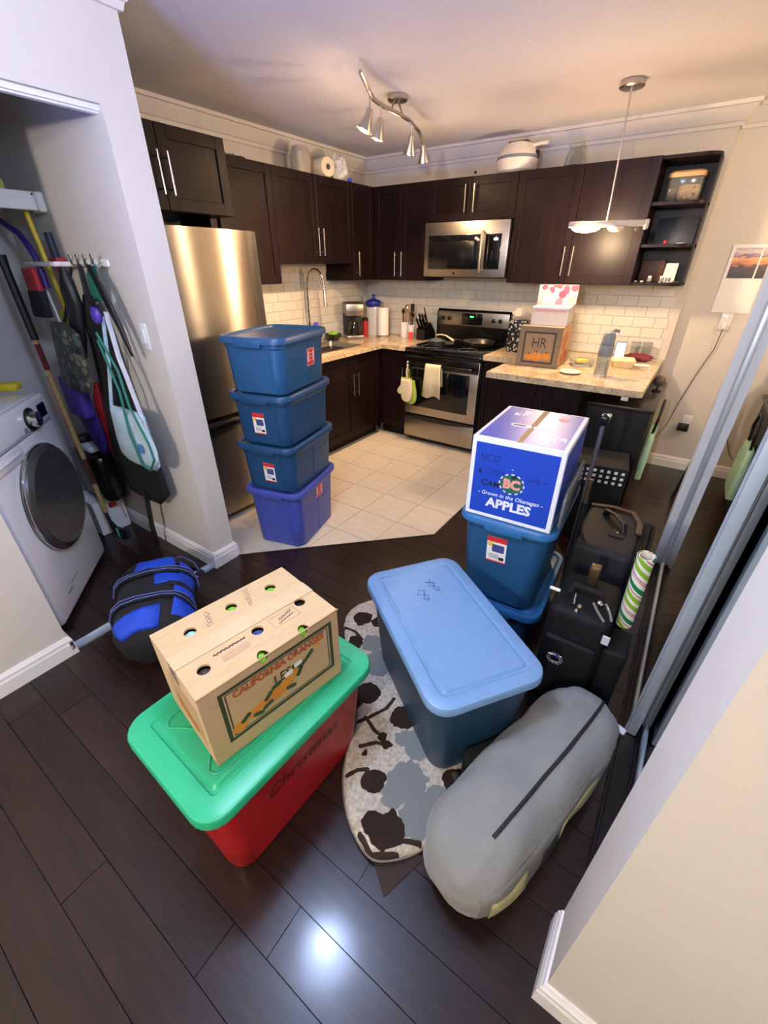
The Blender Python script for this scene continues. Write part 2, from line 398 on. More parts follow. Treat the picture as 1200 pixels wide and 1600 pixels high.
# --- wooden planks, one by one (rows run along x)
def clip(poly, a, b, c):            # keep a*x+b*y+c >= 0
    out = []
    for i, p in enumerate(poly):
        q = poly[(i+1) % len(poly)]; dp = a*p[0]+b*p[1]+c; dq = a*q[0]+b*q[1]+c
        if dp >= 0: out.append(p)
        if dp*dq < 0:
            t = dp/(dp-dq); out.append((p[0]+t*(q[0]-p[0]), p[1]+t*(q[1]-p[1])))
    return out
def area(p): return abs(sum(p[i][0]*p[(i+1) % len(p)][1]-p[(i+1) % len(p)][0]*p[i][1] for i in range(len(p))))/2
PW = .1275; G = .0011
row0 = -3.9435-PW*8
k = 0; y = row0; nplank = 0
while y < .1:
    y1 = y+PW; ym = (y+y1)/2
    off = (k*.437) % 1.21
    xs = -1.3+off
    if k == 7: xs = 2.657-1.21*3
    if k == 9: xs = 2.757-1.21*3
    while xs < 4.3:
        xe = xs+1.21
        P = [(xs+G, y+G), (xe-G, y+G), (xe-G, y1-G), (xs+G, y1-G)]
        if ym < YQ: xmin = -.05 if ym > -4.7 else XC
        else: xmin = 0
        P = clip(P, 1, 0, -xmin); P = clip(P, -1, 0, 4.3)
        parts = []
        if P:
            lo = clip(P, 0, -1, -2.06); hi = clip(P, 0, 1, 2.06)
            if lo:
                if ym > YQ: lo = clip(lo, 1, -1, -4.103)
                parts.append(lo)
            if hi: parts.append(clip(hi, 1, 0, -2.05))
        parts = [q for q in parts if len(q) > 2 and area(q) > 2e-4]
        if parts:
            cx = sum(p[0] for q in parts for p in q)/sum(len(q) for q in parts)
            b = MB()
            for q in parts: b.poly([(x-cx, yy-ym) for x, yy in q], -.006, random.uniform(-.0003, .0003))
            obj('plank', b, 'plank', base, loc=(cx, ym, 0), smooth=0); nplank += 1
        xs = xe
    y = y1; k += 1
# --- kitchen tiles, one by one
tb = struct('floor_tile', MB().poly([(.0, 0), (2.05, 0), (2.05, -2.06), (1.15, -2.955), (0, -2.955)], -.005, -.0015), 'grout', 'pale square tiled kitchen floor with a cut corner', 'floor')
tx0, ty0, T, TG = 1.455-.304*4, -2.07-.304*4, .304, .0025
for i in range(-1, 8):
    for j in range(-1, 12):
        x = tx0+i*T; y = ty0+j*T
        P = [(x+TG, y+TG), (x+T-TG, y+TG), (x+T-TG, y+T-TG), (x+TG, y+T-TG)]
        for h in ((1, 0, 0), (-1, 0, 2.045), (0, -1, 0), (0, 1, 2.95), (-1, 1, 4.098)): P = clip(P, *h) if P else P
        if P and len(P) > 2 and area(P) > 4e-4 and not (x+T < .5 and y+T < -.4) and not (y > -.55):
            cx = sum(p[0] for p in P)/len(P); cy = sum(p[1] for p in P)/len(P)
            obj('tile', MB().poly([(a-cx, b-cy) for a, b in P], -.003, .0015), 'tilefloor', tb, loc=(cx, cy, 0), smooth=0)
tr = MB(); tr.tube([(2.052, -.65, .001), (2.052, -2.06, .001), (1.155, -2.957, .001)], .006, 6)
struct('trim_1', tr, 'darkmetal', 'thin dark metal edge strip between tile and wood floor', 'trim')
# --- ceiling, walls
struct('ceiling', MB().box(-.3, 6.2, -7.6, .3, ZC, ZC+.08), 'ceiling', 'off-white textured ceiling', 'ceiling')
wl = struct('wall_left', MB().box(-.15, 0, YP, 0, 0, ZC), 'wall', 'kitchen wall behind sink and fridge', 'wall')
wb = struct('wall_back', MB().poly([(-.15, .25), (-.15, 0), (XK, 0), (XK, .25)], 0, ZC), 'wall', 'kitchen wall behind stove and microwave', 'wall')
struct('wall_dining', MB().box(XK, 6.1, .1, .25, 0, ZC), 'wall', 'beige dining corner wall carrying the calendar', 'wall')
struct('wall_right', MB().box(6.0, 6.1, -7.5, .1, 0, ZC), 'wall', 'far right wall of the dining corner', 'wall')
struct('wall_front', MB().box(XC-.1, 6.1, -7.6, -7.5, 0, ZC), 'wall', 'living room wall behind the viewer', 'wall')
struct('wall_partition', MB().box(-.05, XC, YQ, YP, 0, ZC), 'wall', 'short partition wall between laundry closet and fridge', 'wall')
struct('wall_header', MB().box(XC-.1, XC, YW, YQ, ZH, ZC), 'wall', 'wall strip above the laundry closet opening', 'wall')
struct('wall_near_left', MB().box(XC-.1, XC, -7.5, YW, 0, ZC), 'wall', 'cream wall at the lower left beside the washer', 'wall')
struct('wall_closet_back', MB().box(-.15, -.05, -4.8, YP, 0, ZC), 'closetwall', 'grey back wall inside the laundry closet', 'wall')
struct('wall_closet_side', MB().box(-.05, XC-.1, -4.8, -4.7, 0, ZC), 'closetwall', 'hidden end wall of the laundry closet', 'wall')
XJ = 3.262
struct('wall_near_right', MB().box(XJ, 6.0, -3.73, -3.565, 0, ZC), 'wall', 'cream wall end at the lower right beside the mirror closet', 'wall')
struct('wall_mirror_end', MB().box(3.283, 6.0, -1.585, -1.47, 0, ZC), 'jamb', 'pale jamb at the far end of the mirror closet', 'wall')
struct('wall_mirror_closet', MB().box(3.95, 4.0, -3.565, -1.585, 0, ZC), 'closetwall', 'back wall inside the mirror closet', 'wall')
# --- crown moulding (profile: drop, projection)
CP = [(0, -.115), (.014, -.115), (.02, -.095), (.028, -.09), (.045, -.06), (.06, -.035), (.066, -.022), (.08, -.02), (.08, 0), (0, 0)]
def sweep(path, prof, zb, flip=1):
    """moulding swept along a plan path with mitred corners; outward = left of travel * flip"""
    b = MB(); n = len(path); rings = []
    for i in range(n):
        p = Vector(path[i])
        d0 = (Vector(path[i])-Vector(path[i-1])).normalized() if i > 0 else None
        d1 = (Vector(path[i+1])-Vector(path[i])).normalized() if i < n-1 else None
        n0 = Vector((-d0.y, d0.x)) if d0 else None; n1 = Vector((-d1.y, d1.x)) if d1 else None
        if n0 and n1: mm = (n0+n1); mm = mm/(mm.dot(n0))
        else: mm = n0 or n1
        rings.append([(p.x+mm.x*o*flip, p.y+mm.y*o*flip, zb+z) for o, z in prof])
    b.loft(rings); return b
struct('trim_2', sweep([(0, YP), (0, 0), (XK, 0), (XK, .1), (6, .1)], CP, ZC, -1), 'crown', 'white crown moulding around the kitchen ceiling', 'trim', smooth=18)
struct('trim_3', sweep([(0, YP), (XC, YP), (XC, -7.5)], CP, ZC, 1), 'crown', 'white crown moulding wrapping the partition corner', 'trim', smooth=18)
BP = [(0, 0), (.016, 0), (.016, .062), (.013, .07), (.013, .084), (.009, .09), (.006, .1), (0, .1)]
struct('baseboard_left', sweep([(XC, -7.5), (XC, YW), (XC-.1, YW)], BP, 0, -1), 'trim', 'white moulded baseboard on the lower left wall', 'baseboard', smooth=18)
struct('baseboard_partition', sweep([(-.05, YQ), (XC, YQ), (XC, YP), (.82, YP)], BP, 0, -1), 'trim', 'white moulded baseboard wrapping the partition end', 'baseboard', smooth=18)
struct('baseboard_dining', sweep([(XK, .02), (XK, .1), (6, .1)], BP, 0, -1), 'trim', 'white baseboard under the calendar wall', 'baseboard', smooth=18)
struct('baseboard_right', sweep([(6, -3.73), (XJ, -3.73), (XJ, -3.575)], BP, 0, 1), 'trim', 'white moulded baseboard at the lower right wall corner', 'baseboard', smooth=18)
t = MB(); t.box(XC-.05, XC-.004, YW, YQ, .0005, .008); t.box(XC-.05, XC-.044, YW, YQ, .008, .014); t.box(XC-.010, XC-.004, YW, YQ, .008, .014)
struct('trim_4', t, 'alu', 'silver floor track across the closet opening', 'track')
t = MB(); t.box(XC-.07, XC-.02, YW, YQ, ZH-.016, ZH); t.box(XC-.058, XC-.034, YW, YQ, ZH-.022, ZH-.016)
struct('trim_5', t, 'trim', 'white folding-door track under the closet header', 'track')
brk = MB(); brk.box(XC-.012, XC+.018, YW-.004, YW+.01, .035, .075); brk.tube([(XC+.018, YW, .05), (XC+.03, YW, .045)], .006, 8)
tag(obj('door_bracket', brk, 'nickel'), 'small metal door pivot on the lower left baseboard end', 'bracket')
# --- subway tile backsplash (each tile a piece of its wall)
tw, th = .152, .0745
ZB0 = .90
tile_b = MB().rbox(-tw/2+.001, tw/2-.001, -.007, 0, -th/2+.001, th/2-.001, .0015, 1).mesh('tile')
tile_b.materials.append(MATS['wallt'])
def subway(parent, along, a0, a1, mount, zrows, lim):
    for r in range(zrows):
        z = ZB0+.002+th*(r+.5); o = (r % 2)*tw/2
        a = a0-o
        while a < a1-.02:
            lo, hi = max(a, a0), min(a+tw, a1)
            if hi-lo > .03 and z+th/2 < lim((lo+hi)/2):
                full = hi-lo > tw-.002
                me = tile_b
                if not full:
                    me = MB().rbox(-(hi-lo)/2+.001, (hi-lo)/2-.001, -.007, 0, -th/2+.001, th/2-.001, .0015, 1).mesh('tile'); me.materials.append(MATS['wallt'])
                c = (lo+hi)/2
                ob = obj('tile', me, None, parent)
                if along == 'x': ob.location = (c, -.0015, z)
                else: ob.location = (.0015, c, z); ob.rotation_euler = (0, 0, PI/2)
            a += tw
# grout beds behind the tiles
subway(wb, 'x', .0, 2.905, 0, 7, lambda a: 9)
subway(wl, 'y', -2.0, -.008, 0, 9, lambda a: 1.45 if a > -.68 or a < -1.58 else 1.60)
# --- mirror closet sliding doors
def mirror_door(name, label, x, y0, y1, z1=2.05):
    d = struct(name, MB().box(x+.006, x+.02, y0+.01, y1-.01, .02, z1), 'black', label, 'mirror door')
    obj('mirror_pane', MB().box(x, x+.006, y0+.03, y1-.03, .05, z1-.03), 'mirror', d, 'tall mirror pane')
    for a in (y0, y1-.032):
        b = MB(); b.rbox(x-.010, x+.024, a, a+.032, .015, z1, .004, 2); b.rbox(x-.015, x-.008, a+.010, a+.022, .015, z1, .003, 1)
        obj('stile', b, 'alu', d)
    for z in (.015, z1-.035): obj('rail', MB().rbox(x-.008, x+.022, y0+.032, y1-.032, z, z+.035, .004, 1), 'alu', d)
    return d
mirror_door('door_1', 'far sliding mirror door with pale metal frame', 3.335, -2.87, -1.587)
mirror_door('door_2', 'near sliding mirror door overlapped by the far one', 3.385, -3.56, -2.78)
t = MB(); t.box(3.30, 3.43, -3.563, -1.587, .0005, .012)
for x in (3.31, 3.365, 3.42): t.box(x, x+.006, -3.563, -1.587, .012, .02)
struct('trim_6', t, 'darkmetal', 'metal floor track of the mirror closet', 'track')
struct('wall_mirror_header', MB().box(XJ+.01, 3.95, -3.565, -1.585, 2.055, ZC), 'wall', 'wall strip above the mirror closet doors', 'wall')
# --- unseen ceiling lamps, assumed or added (their own light inside)
def point(name, loc, power, col, r, parent=None, spot=None, aim=None, blend=.5):
    l = bpy.data.lights.new(name, 'SPOT' if spot else 'POINT'); l.energy = power; l.color = col; l.shadow_soft_size = r
    if spot: l.spot_size = rad(spot); l.spot_blend = blend
    o = bpy.data.objects.new(name, l); COL.objects.link(o); o.location = loc
    if aim: o.rotation_euler = (Vector(aim)-Vector(loc)).to_track_quat('-Z', 'Y').to_euler()
    return o
def dome_lamp(label, x, y, power, col, mat, drop=.38, upf=.45):
    t = thing('assumed_ceiling_lamp', label, 'lamp', (x, y, ZC))
    obj('canopy', MB().lathe([(.07, 0), (.075, -.01), (.07, -.025), (.02, -.03)], 28), 'nickel', t)
    obj('stem', MB().tube([(0, 0, -.025), (0, 0, -drop)], .008, 10), 'nickel', t)
    obj('glass_bowl', MB().lathe([(.16, -drop+.035), (.15, -drop), (.115, -drop-.03), (.06, -drop-.045), (0, -drop-.05)], 32), mat, t)
    point('assumed_lamp_light', (x, y, ZC-drop-.10), power, col, .05)
    point('assumed_lamp_uplight', (x, y, ZC-drop+.09), power*upf, col, .05)
    return t
dome_lamp('assumed unseen cool white semi-flush ceiling lamp over the hall', 2.326, -3.668, P_CEIL, C_CEIL, 'lampcool')  # assumed lamp out of view, placed from its highlight on the floor
dome_lamp('added unseen semi-flush ceiling lamp in the living room behind the viewer', 2.9, -6.0, P_BACK, C_BACK, 'lampadded')  # added lamp out of view, there to brighten the walls near the viewer
dome_lamp('added unseen warm semi-flush ceiling lamp in the dining corner behind the mirror closet', 4.4, -.75, P_DINE, (1, .72, .45), 'lampadded')  # added lamp out of view, put in to warm the calendar wall

# added unseen uplighter behind the viewer, made up to throw blue onto the ceiling
t = thing('added_uplighter', 'added unseen uplighter behind the viewer tinting the ceiling blue', 'lamp', (2.55, -5.35, 0))
obj('base', MB().lathe([(0, 0), (.11, 0), (.11, .015), (.02, .025), (.012, .03), (.012, .36), (0, .36)], 24), 'darkmetal', t)
obj('shade', MB().lathe([(.02, .34), (.14, .36), (.24, .43), (.235, .435), (.135, .37), (0, .36)], 24, Matrix.Translation((0, 0, .0))), 'darkmetal', t)
obj('bulb', MB().ball((0, 0, .40), .03, 12), 'lampcool', t)
point('added_blue_spot', (2.55, -5.35, .47), P_ADDED, (.20, .31, 1), .28, spot=46, aim=(1.62, -2.15, 2.43), blend=1.)  # added blue spot, stands in for an unknown bluish source behind the viewer

# ================================================================== KITCHEN
def shaker(w, h, t=.02, rail=.058, rec=.009):
    """door front in local x (width) z (height), face at y=-t, back at y=0, origin lower left"""
    b = MB(); x0, x1, z0, z1 = .0015, w-.0015, .0015, h-.0015
    for a in ((x0, x0+rail, z0, z1), (x1-rail, x1, z0, z1)): b.rbox(a[0], a[1], -t, 0, a[2], a[3], .002, 1)
    for a in ((z0, z0+rail), (z1-rail, z1)): b.rbox(x0+rail-.001, x1-rail+.001, -t+.0003, 0, a[0], a[1], .002, 1)
    b.box(x0+rail-.004, x1-rail+.004, -t+rec, -.002, z0+rail-.004, z1-rail+.004)
    return b
def bar_pull(x, z0, z1, y=-.02, horiz=False):
    b = MB(); b.tube([(x, y-.03, z0), (x, y-.03, z1)], .0058, 10)
    for z in (z0+.025, z1-.025): b.tube([(x, y, z), (x, y-.03, z)], .0045, 8)
    return b
def cabinet(name, label, loc, rz, w, d, h, doors, body_mat='espresso', z_open=False, toe=0., group=None):
    """local: x along the wall, y=0 at the wall, front at y=-d; doors = list of (x0, x1, z0, z1, handle or None)"""
    t = thing(name, label, 'cabinet', loc, rz, group)
    b = MB(); b.box(.001, w-.001, -d, -.002, toe, h)
    if toe: b.box(.001, w-.001, -d+.06, -.002, 0, toe)
    obj('body', b, body_mat, t, smooth=0)
    for x0, x1, z0, z1, hd in doors:
        dr = obj('door', shaker(x1-x0, z1-z0), 'espresso', t, loc=(x0, -d, z0))
        if hd: obj('handle', bar_pull(hd[0]-x0, hd[1]-z0, hd[2]-z0), 'nickel', dr, 'slim brushed metal bar handle')
    return t
UD = .33
UB, UT = 1.43, 2.16
# left wall cabinets face +x : rotate so that local x runs along +y, local -y -> +x  (rz = 90deg)
R90 = PI/2
cabinet('wall_cabinet', 'deep dark wall cabinet above the fridge with two handles', (0, -2.95, 1.805), R90, .775, .62, .36,
        [(0, .365, 0, .36, (.337, .065, .245)), (.365, .775, 0, .36, (.393, .065, .245))])
cabinet('wall_cabinet', 'dark wall cabinet with one wide door right of the fridge', (0, -2.12, UB), R90, .55, UD, UT-UB, [(0.06, .55, 0, UT-UB, None)])
cabinet('wall_cabinet', 'shorter dark wall cabinet over the sink with paired handles', (0, -1.57, 1.566), R90, .905, UD, UT-1.566,
        [(0, .4525, 0, UT-1.566, (.4225, .055, .245)), (.4525, .905, 0, UT-1.566, (.4825, .055, .245))])
cabinet('wall_cabinet', 'narrow dark wall cabinet in the kitchen corner with one handle', (0, -.665, UB), R90, .663, UD, UT-UB, [(0, .315, 0, UT-UB, (.045, .035, .23))])
cabinet('wall_cabinet', 'dark two-door wall cabinet left of the microwave', (UD+.002, 0, UB), 0, .598, UD, UT-UB,
        [(.02, .309, 0, UT-UB, (.272, .035, .23)), (.309, .598, 0, UT-UB, (.344, .035, .23))])
cabinet('wall_cabinet', 'low dark wall cabinet directly above the microwave', (.93, 0, 1.868), 0, .757, UD, UT-1.868,
        [(0, .3785, 0, UT-1.868, (.342, .055, .24)), (.3785, .757, 0, UT-1.868, (.418, .055, .24))])
cabinet('wall_cabinet', 'wide dark wall cabinet right of the microwave behind the pendant', (1.688, 0, UB), 0, .927, UD, UT-UB,
        [(0, .4635, 0, UT-UB, (.432, .055, .245)), (.4635, .927, 0, UT-UB, (.495, .055, .245))])
# open end shelves with rounded corners
es = thing('open_shelf_unit', 'dark open end shelf with rounded boards holding small things', 'shelf', (2.616, 0, UB))
obj('back_panel', MB().box(0, .315, -.012, -.001, 0, .72), 'espresso', es)
def shelfpoly(w, d, r):
    return [(0, -.012), (0, -d)]+[(w-r+r*math.sin(rad(a)), -d+r-r*math.cos(rad(a))) for a in range(0, 91, 15)]+[(w, -.012)]
for z in (0, .232, .468, .71): obj('shelf_board', MB().poly(shelfpoly(.315, UD, .09), z, z+.018), 'espresso', es)
arch = MB(); arch.poly([(0.0, .64), (.0, .71), (.315, .71), (.315, .64)]+[(.315, .60)]+[(.285+.03*math.cos(rad(a))-.0, .62+.055*math.sin(rad(a))) for a in range(0, 91, 15)]+[(.03, .675)], -.02, -.012, Matrix.Rotation(PI/2, 4, 'X'))
obj('end_panel', MB().box(.303, .315, -.24, -.012, 0, .72), 'espresso', es)
# things on the open shelves
def lp(x, y, z): return (2.616+x, y, UB+z)
t = thing('storage_jar', 'glass lidded container with orange snacks on the top open shelf', 'container', lp(.15, -.15, .4865))
obj('glass_body', MB().loft([[(x, y, z) for x, y in rrect(.21*k, .16*k, .03)] for z, k in ((0, .9), (.01, .97), (.13, 1), (.135, .95))]), 'clearplastic', t)
obj('lid', MB().loft([[(x, y, z) for x, y in rrect(.22*k, .17*k, .035)] for z, k in ((.136, 1), (.16, 1), (.17, .9), (.175, .5))]), 'tan', t)
obj('snacks', MB().rbox(-.03, .095, -.07, .07, .012, .10, .02), 'foodbox', t); obj('dark_snacks', MB().rbox(-.095, -.035, -.07, .07, .012, .09, .02), 'suitbrown', t)
t = tag(obj('dark_board', MB().rbox(-.125, .125, -.008, .008, 0, .165, .006), 'greyplastic', loc=lp(.165, -.075, .2505), rot=(rad(-9), 0, 0)), 'dark blue-grey tablet leaning on the middle open shelf', 'tablet')
t.data.materials.clear(); t.data.materials.append(M('slate', (52, 56, 66), .4))
tag(obj('red_flower', MB().ball((0, 0, .014), .013, 10), 'red', loc=lp(.13, -.2, .2505)), 'tiny red ornament on the middle open shelf', 'ornament')
b = MB(); b.lathe([(.0, 0), (.02, 0), (.03, .006), (.028, .008), (.018, .003), (0, .003)], 14)
tag(obj('small_dish', b, 'offwhite', loc=lp(.23, -.24, .2505)), 'tiny pale dish at the front of the middle open shelf', 'dish')
tag(obj('wooden_box', MB().rbox(-.075, .075, -.03, .03, 0, .14, .006), 'brownwood', loc=lp(.085, -.07, .0185)), 'reddish wooden box on the bottom open shelf', 'box')
tag(obj('card', MB().box(-.04, .04, -.002, .002, 0, .12), 'paper', loc=lp(.205, -.09, .0185), rot=(rad(-8), 0, 0)), 'pale upright card on the bottom open shelf', 'card')
for i, (x, y) in enumerate(((.10, -.24), (.175, -.23), (.215, -.22))):
    t = thing('tealight_holder', ['small glass candle holder before the reddish wooden box', 'small glass candle holder before the left edge of the pale card', 'small glass candle holder before the right edge of the pale card'][i], 'candle', lp(x, y, .0185), group='candle holders on the bottom shelf')
    obj('glass_cup', MB().lathe([(.014, 0), (.016, .002), (.017, .03), (.014, .03), (.013, .006), (0, .006)], 12), 'glass', t)
    obj('candle', MB().lathe([(.0115, .007), (.0115, .04), (0, .042)], 10), 'paper', t)
b = MB(); b.tube([(.02*math.cos(a*.5), .02*math.sin(a*.5), .006) for a in range(13)], .004, 6, True); b.lathe([(0, 0), (.02, 0), (.02, .004), (0, .004)], 12)
tag(obj('glass_coaster', b, 'glass', loc=lp(.26, -.16, .0185)), 'small glass ring dish at the right end of the bottom shelf', 'dish')
for i, x in enumerate((.02, .06)):
    tag(obj('pebble', MB().ball((0, 0, .006), .009, 8, (1.3, 1, .65)), 'offwhite', loc=lp(x, -.29, .0185)), ['leftmost white pebble on the bottom open shelf edge', 'second white pebble on the bottom open shelf edge'][i], 'pebble', 'pebbles on the shelf edge')

# --- fridge (local x along +y, front toward local -y)
f = thing('refrigerator', 'stainless steel bottom-freezer refrigerator behind the bin stack', 'refrigerator', (0, -2.935, 0), R90)
obj('body', MB().rbox(.004, .80, -.715, -.03, .03, 1.715, .008), 'black', f)
def fdoor(z0, z1):
    rings = []
    W = .80; n = 14
    pts = [(W*i/n, -.755-.045*math.sin(PI*i/n)**.6) for i in range(n+1)]
    pts = pts+[(W, -.72), (0, -.72)]
    b = MB(); b.poly(pts, z0, z1); return b
obj('door', fdoor(.735, 1.73), 'steel', f, 'brushed stainless steel refrigerator door')
obj('freezer_drawer', fdoor(.06, .70), 'steel', f, 'brushed stainless steel freezer drawer')
hb = MB(); hb.rbox(.03, .77, -.81, -.785, .655, .69, .01); hb.box(.05, .09, -.79, -.75, .66, .685); hb.box(.71, .75, -.79, -.75, .66, .685)
obj('freezer_handle', hb, 'darkmetal', f)
hb = MB(); hb.rbox(.03, .055, -.83, -.80, .82, 1.45, .01); hb.box(.035, .05, -.81, -.75, .84, .87); hb.box(.035, .05, -.81, -.75, 1.40, 1.43); obj('door_handle', hb, 'nickel', f)
obj('badge', MB().lathe([(.012, 0), (.012, .003), (0, .004)], 16, Matrix.Translation((.742, -.766, 1.57)) @ Matrix.Rotation(rad(72), 4, 'X')), 'chrome', f, 'small round chrome badge')
obj('toe_grille', MB().box(.02, .78, -.70, -.66, 0, .055), 'black', f)

# --- base cabinets
cabinet('base_cabinet', 'dark base cabinet under the sink with two doors and paired handles', (0, -1.615, 0), R90, 1.0, .60, .858,
        [(0, .55, .105, .855, (.515, .50, .70)), (.55, .965, .105, .855, (.585, .50, .70))], toe=.1)
cabinet('base_cabinet', 'dark base cabinet hidden behind the bin stack', (0, -2.10, 0), R90, .483, .60, .858, [(0, .483, .105, .855, None)], toe=.1)
cabinet('base_cabinet', 'narrow dark base cabinet between the sink corner and the stove', (.60, 0, 0), 0, .313, .60, .858, [(.025, .313, .105, .855, (.286, .51, .71))], toe=.1)
cabinet('base_cabinet', 'dark base cabinet right of the stove', (1.682, 0, 0), 0, .318, .60, .858, [(0, .318, .105, .855, None)], toe=.1)
cabinet('base_cabinet', 'black peninsula base cabinet under the granite bar', (2.003, 0, 0), 0, .60, 1.14, .858, [(0, .30, .105, .855, None), (.30, .60, .105, .855, None)], toe=.08)
# --- countertops with the sink cut out
SX0, SX1, SY0, SY1 = .115, .50, -1.42, -.78
me = MB().poly([(.002, -2.10), (.645, -2.10), (.645, -.645), (.914, -.645), (.914, -.002), (.002, -.002)], .860, .898).mesh('c', 0)
me = boolean_cut(me, [MB().poly(rrect(SX1-SX0-.004, SY1-SY0-.004, .03, 4, cx=(SX0+SX1)/2, cy=(SY0+SY1)/2), .8, 1)])
ct = tag(obj('countertop', me, 'granite', smooth=0), 'L-shaped beige granite worktop with sink beside the stove', 'countertop'); me.name = 'countertop'
pc = MB().poly([(1.681, -.002), (2.95, -.002), (2.95, -1.19), (2.925, -1.215), (1.95, -1.215), (1.95, -.64), (1.681, -.64)], .860, .900)
tag(obj('peninsula_countertop', pc, 'granite', smooth=0), 'beige granite breakfast bar top right of the stove', 'countertop')
s = thing('kitchen_sink', 'stainless steel sink set into the granite worktop', 'sink', ((SX0+SX1)/2, (SY0+SY1)/2, .898))
W, D = SX1-SX0, SY1-SY0
def ring(k, z, r=.03): return [(x, y, z) for x, y in rrect(W*1.0+k, D+k, r, 4)]
obj('basin', MB().loft([ring(.02, .002), ring(-.01, .003), ring(-.02, -.01), ring(-.03, -.17), ring(-.10, -.18), ring(-.101, -.182), ring(-.02, -.172), ring(-.012, -.01), ring(.02, .0005)], cap0=False, cap1=False), 'steel2', s)
obj('basin_floor', MB().loft([ring(-.06, -.179), ring(-.06, -.1765)]), 'steel2', s)
obj('drain', MB().lathe([(.04, 0), (.04, .004), (.02, .005), (0, .002)], 18, c=(0, 0, -.176)), 'chrome', s)
tag(obj('red_sponge', MB().rbox(-.05, .05, -.03, .03, 0, .05, .012), 'red', loc=(.40, -1.02, .7225)), 'red scrubbing sponge lying in the sink', 'sponge')
fc = thing('kitchen_faucet', 'tall spring-neck chrome faucet behind the sink', 'faucet', (.075, -1.02, .898))
obj('base', MB().lathe([(.028, 0), (.028, .012), (.02, .02), (.018, .10), (.013, .105)], 18), 'chrome', fc)
path = [(0, 0, .10), (0, 0, .45), (.003, .001, .51), (.014, .005, .56), (.033, .011, .60), (.060, .020, .622), (.085, .028, .628), (.110, .037, .620), (.134, .045, .598), (.152, .049, .56), (.161, .05, .51), (.165, .05, .46)]
obj('neck', MB().tube(path, .009, 10), 'chrome', fc)
sp = []
for i in range(200):
    tt = i/199*(len(path)-1); a = min(int(tt), len(path)-2); q = Vector(path[a]).lerp(Vector(path[a+1]), tt-a); sp.append(tuple(q+Vector((.012*math.cos(i*1.1), .012*math.sin(i*1.1), 0))))
obj('spring', MB().tube(sp, .0022, 4), 'nickel', fc)
obj('spray_head', MB().tube([(.165, .05, .46), (.168, .05, .40), (.17, .05, .33)], [.013, .016, .019], 12), 'nickel', fc)
obj('lever', MB().tube([(0, -.018, .07), (.005, -.05, .085), (.01, -.085, .10)], .005, 8), 'chrome', fc)

# --- microwave
mwv = thing('microwave', 'stainless over-the-range microwave with black glass door', 'microwave', (.93, 0, 1.467))
obj('body', MB().rbox(.002, .755, -.375, -.002, .006, .396, .006), 'darkmetal', mwv)
obj('front_frame', MB().rbox(0, .757, -.402, -.374, .0, .398, .008), 'steel2', mwv)
d = obj('door_glass', MB().rbox(.045, .535, -.407, -.400, .058, .305, .006), 'blackglass', mwv)
obj('window_mesh', MB().rbox(.085, .47, -.409, -.406, .085, .26, .004), 'blackgloss', d)
obj('control_panel', MB().rbox(.565, .70, -.407, -.400, .058, .305, .006), 'blackglass', mwv)
decal('clock_display', .035, .016, 'clockwhite', mwv, (.655, -.4075, .268), (1, 0, 0), (0, 0, 1))
hb = MB(); hb.tube([(.549, -.445, .04), (.549, -.455, .12), (.549, -.455, .25), (.549, -.445, .33)], .012, 10); hb.tube([(.549, -.40, .05), (.549, -.446, .05)], .008, 8); hb.tube([(.549, -.40, .32), (.549, -.446, .32)], .008, 8)
obj('handle', hb, 'steel2', mwv, 'curved steel handle')
obj('vent_grille', MB().box(.05, .70, -.33, -.05, -.008, .006), 'black', mwv)
obj('badge', MB().lathe([(.01, 0), (.01, .002), (0, .002)], 14, Matrix.Translation((.30, -.4025, .028)) @ Matrix.Rotation(PI/2, 4, 'X')), 'chrome', mwv)

# --- stove
st = thing('electric_stove', 'stainless electric range with black glass cooktop and towel on the handle', 'stove', (.92, -.02, 0))
SW = .756
obj('body', MB().box(.002, SW-.002, -.60, 0, .05, .885), 'black', st)
obj('cooktop', MB().rbox(0, SW, -.645, -.05, .885, .902, .006), 'blackglass', st)
for i, (x, y, r) in enumerate(((.19, -.47, .10), (.55, -.47, .085), (.19, -.21, .085), (.55, -.21, .10))):
    b = MB(); b.tube([(x+r*math.cos(a*.2618), y+r*math.sin(a*.2618), .9022) for a in range(24)], .0012, 4, True); obj('burner_ring', b, 'greyplastic', st)
obj('front_rim', MB().rbox(0, SW, -.655, -.60, .845, .888, .012), 'blackgloss', st)
dr = obj('oven_door', MB().rbox(.004, SW-.004, -.64, -.60, .29, .838, .012), 'steel2', st)
obj('window', MB().rbox(.085, SW-.085, -.645, -.638, .37, .72, .01), 'blackglass', dr, 'dark oven window')
hb = MB(); hb.tube([(.05, -.69, .775), (SW-.05, -.69, .775)], .013, 12); hb.box(.06, .085, -.69, -.638, .765, .785); hb.box(SW-.085, SW-.06, -.69, -.638, .765, .785)
obj('handle', hb, 'blackgloss', dr, 'black bar handle')
obj('door_top_panel', MB().rbox(.01, SW-.01, -.643, -.638, .735, .834, .004), 'blackgloss', dr)
dw = MB(); dw.rbox(.004, SW-.004, -.635, -.60, .055, .272, .008)
dro = obj('storage_drawer', dw, 'steel2', st)
pts = [(.004+(SW-.008)*i/16, .268-.030*math.sin(PI*i/16)) for i in range(17)]+[(SW-.004, .283), (.004, .283)]
obj('drawer_grip', MB().poly(pts, .632, .645, Matrix.Rotation(PI/2, 4, 'X')), 'blackgloss', dro)
obj('foot_panel', MB().box(.03, SW-.03, -.57, -.55, 0, .055), 'black', st)
bp = MB(); bp.loft([[(x, -.045, .90), (x, .0, .90), (x, .0, 1.185), (x, -.02, 1.185), (x, -.045, 1.16)] for x in (0.0, SW)])
obj('back_guard', bp, 'blackgloss', st)
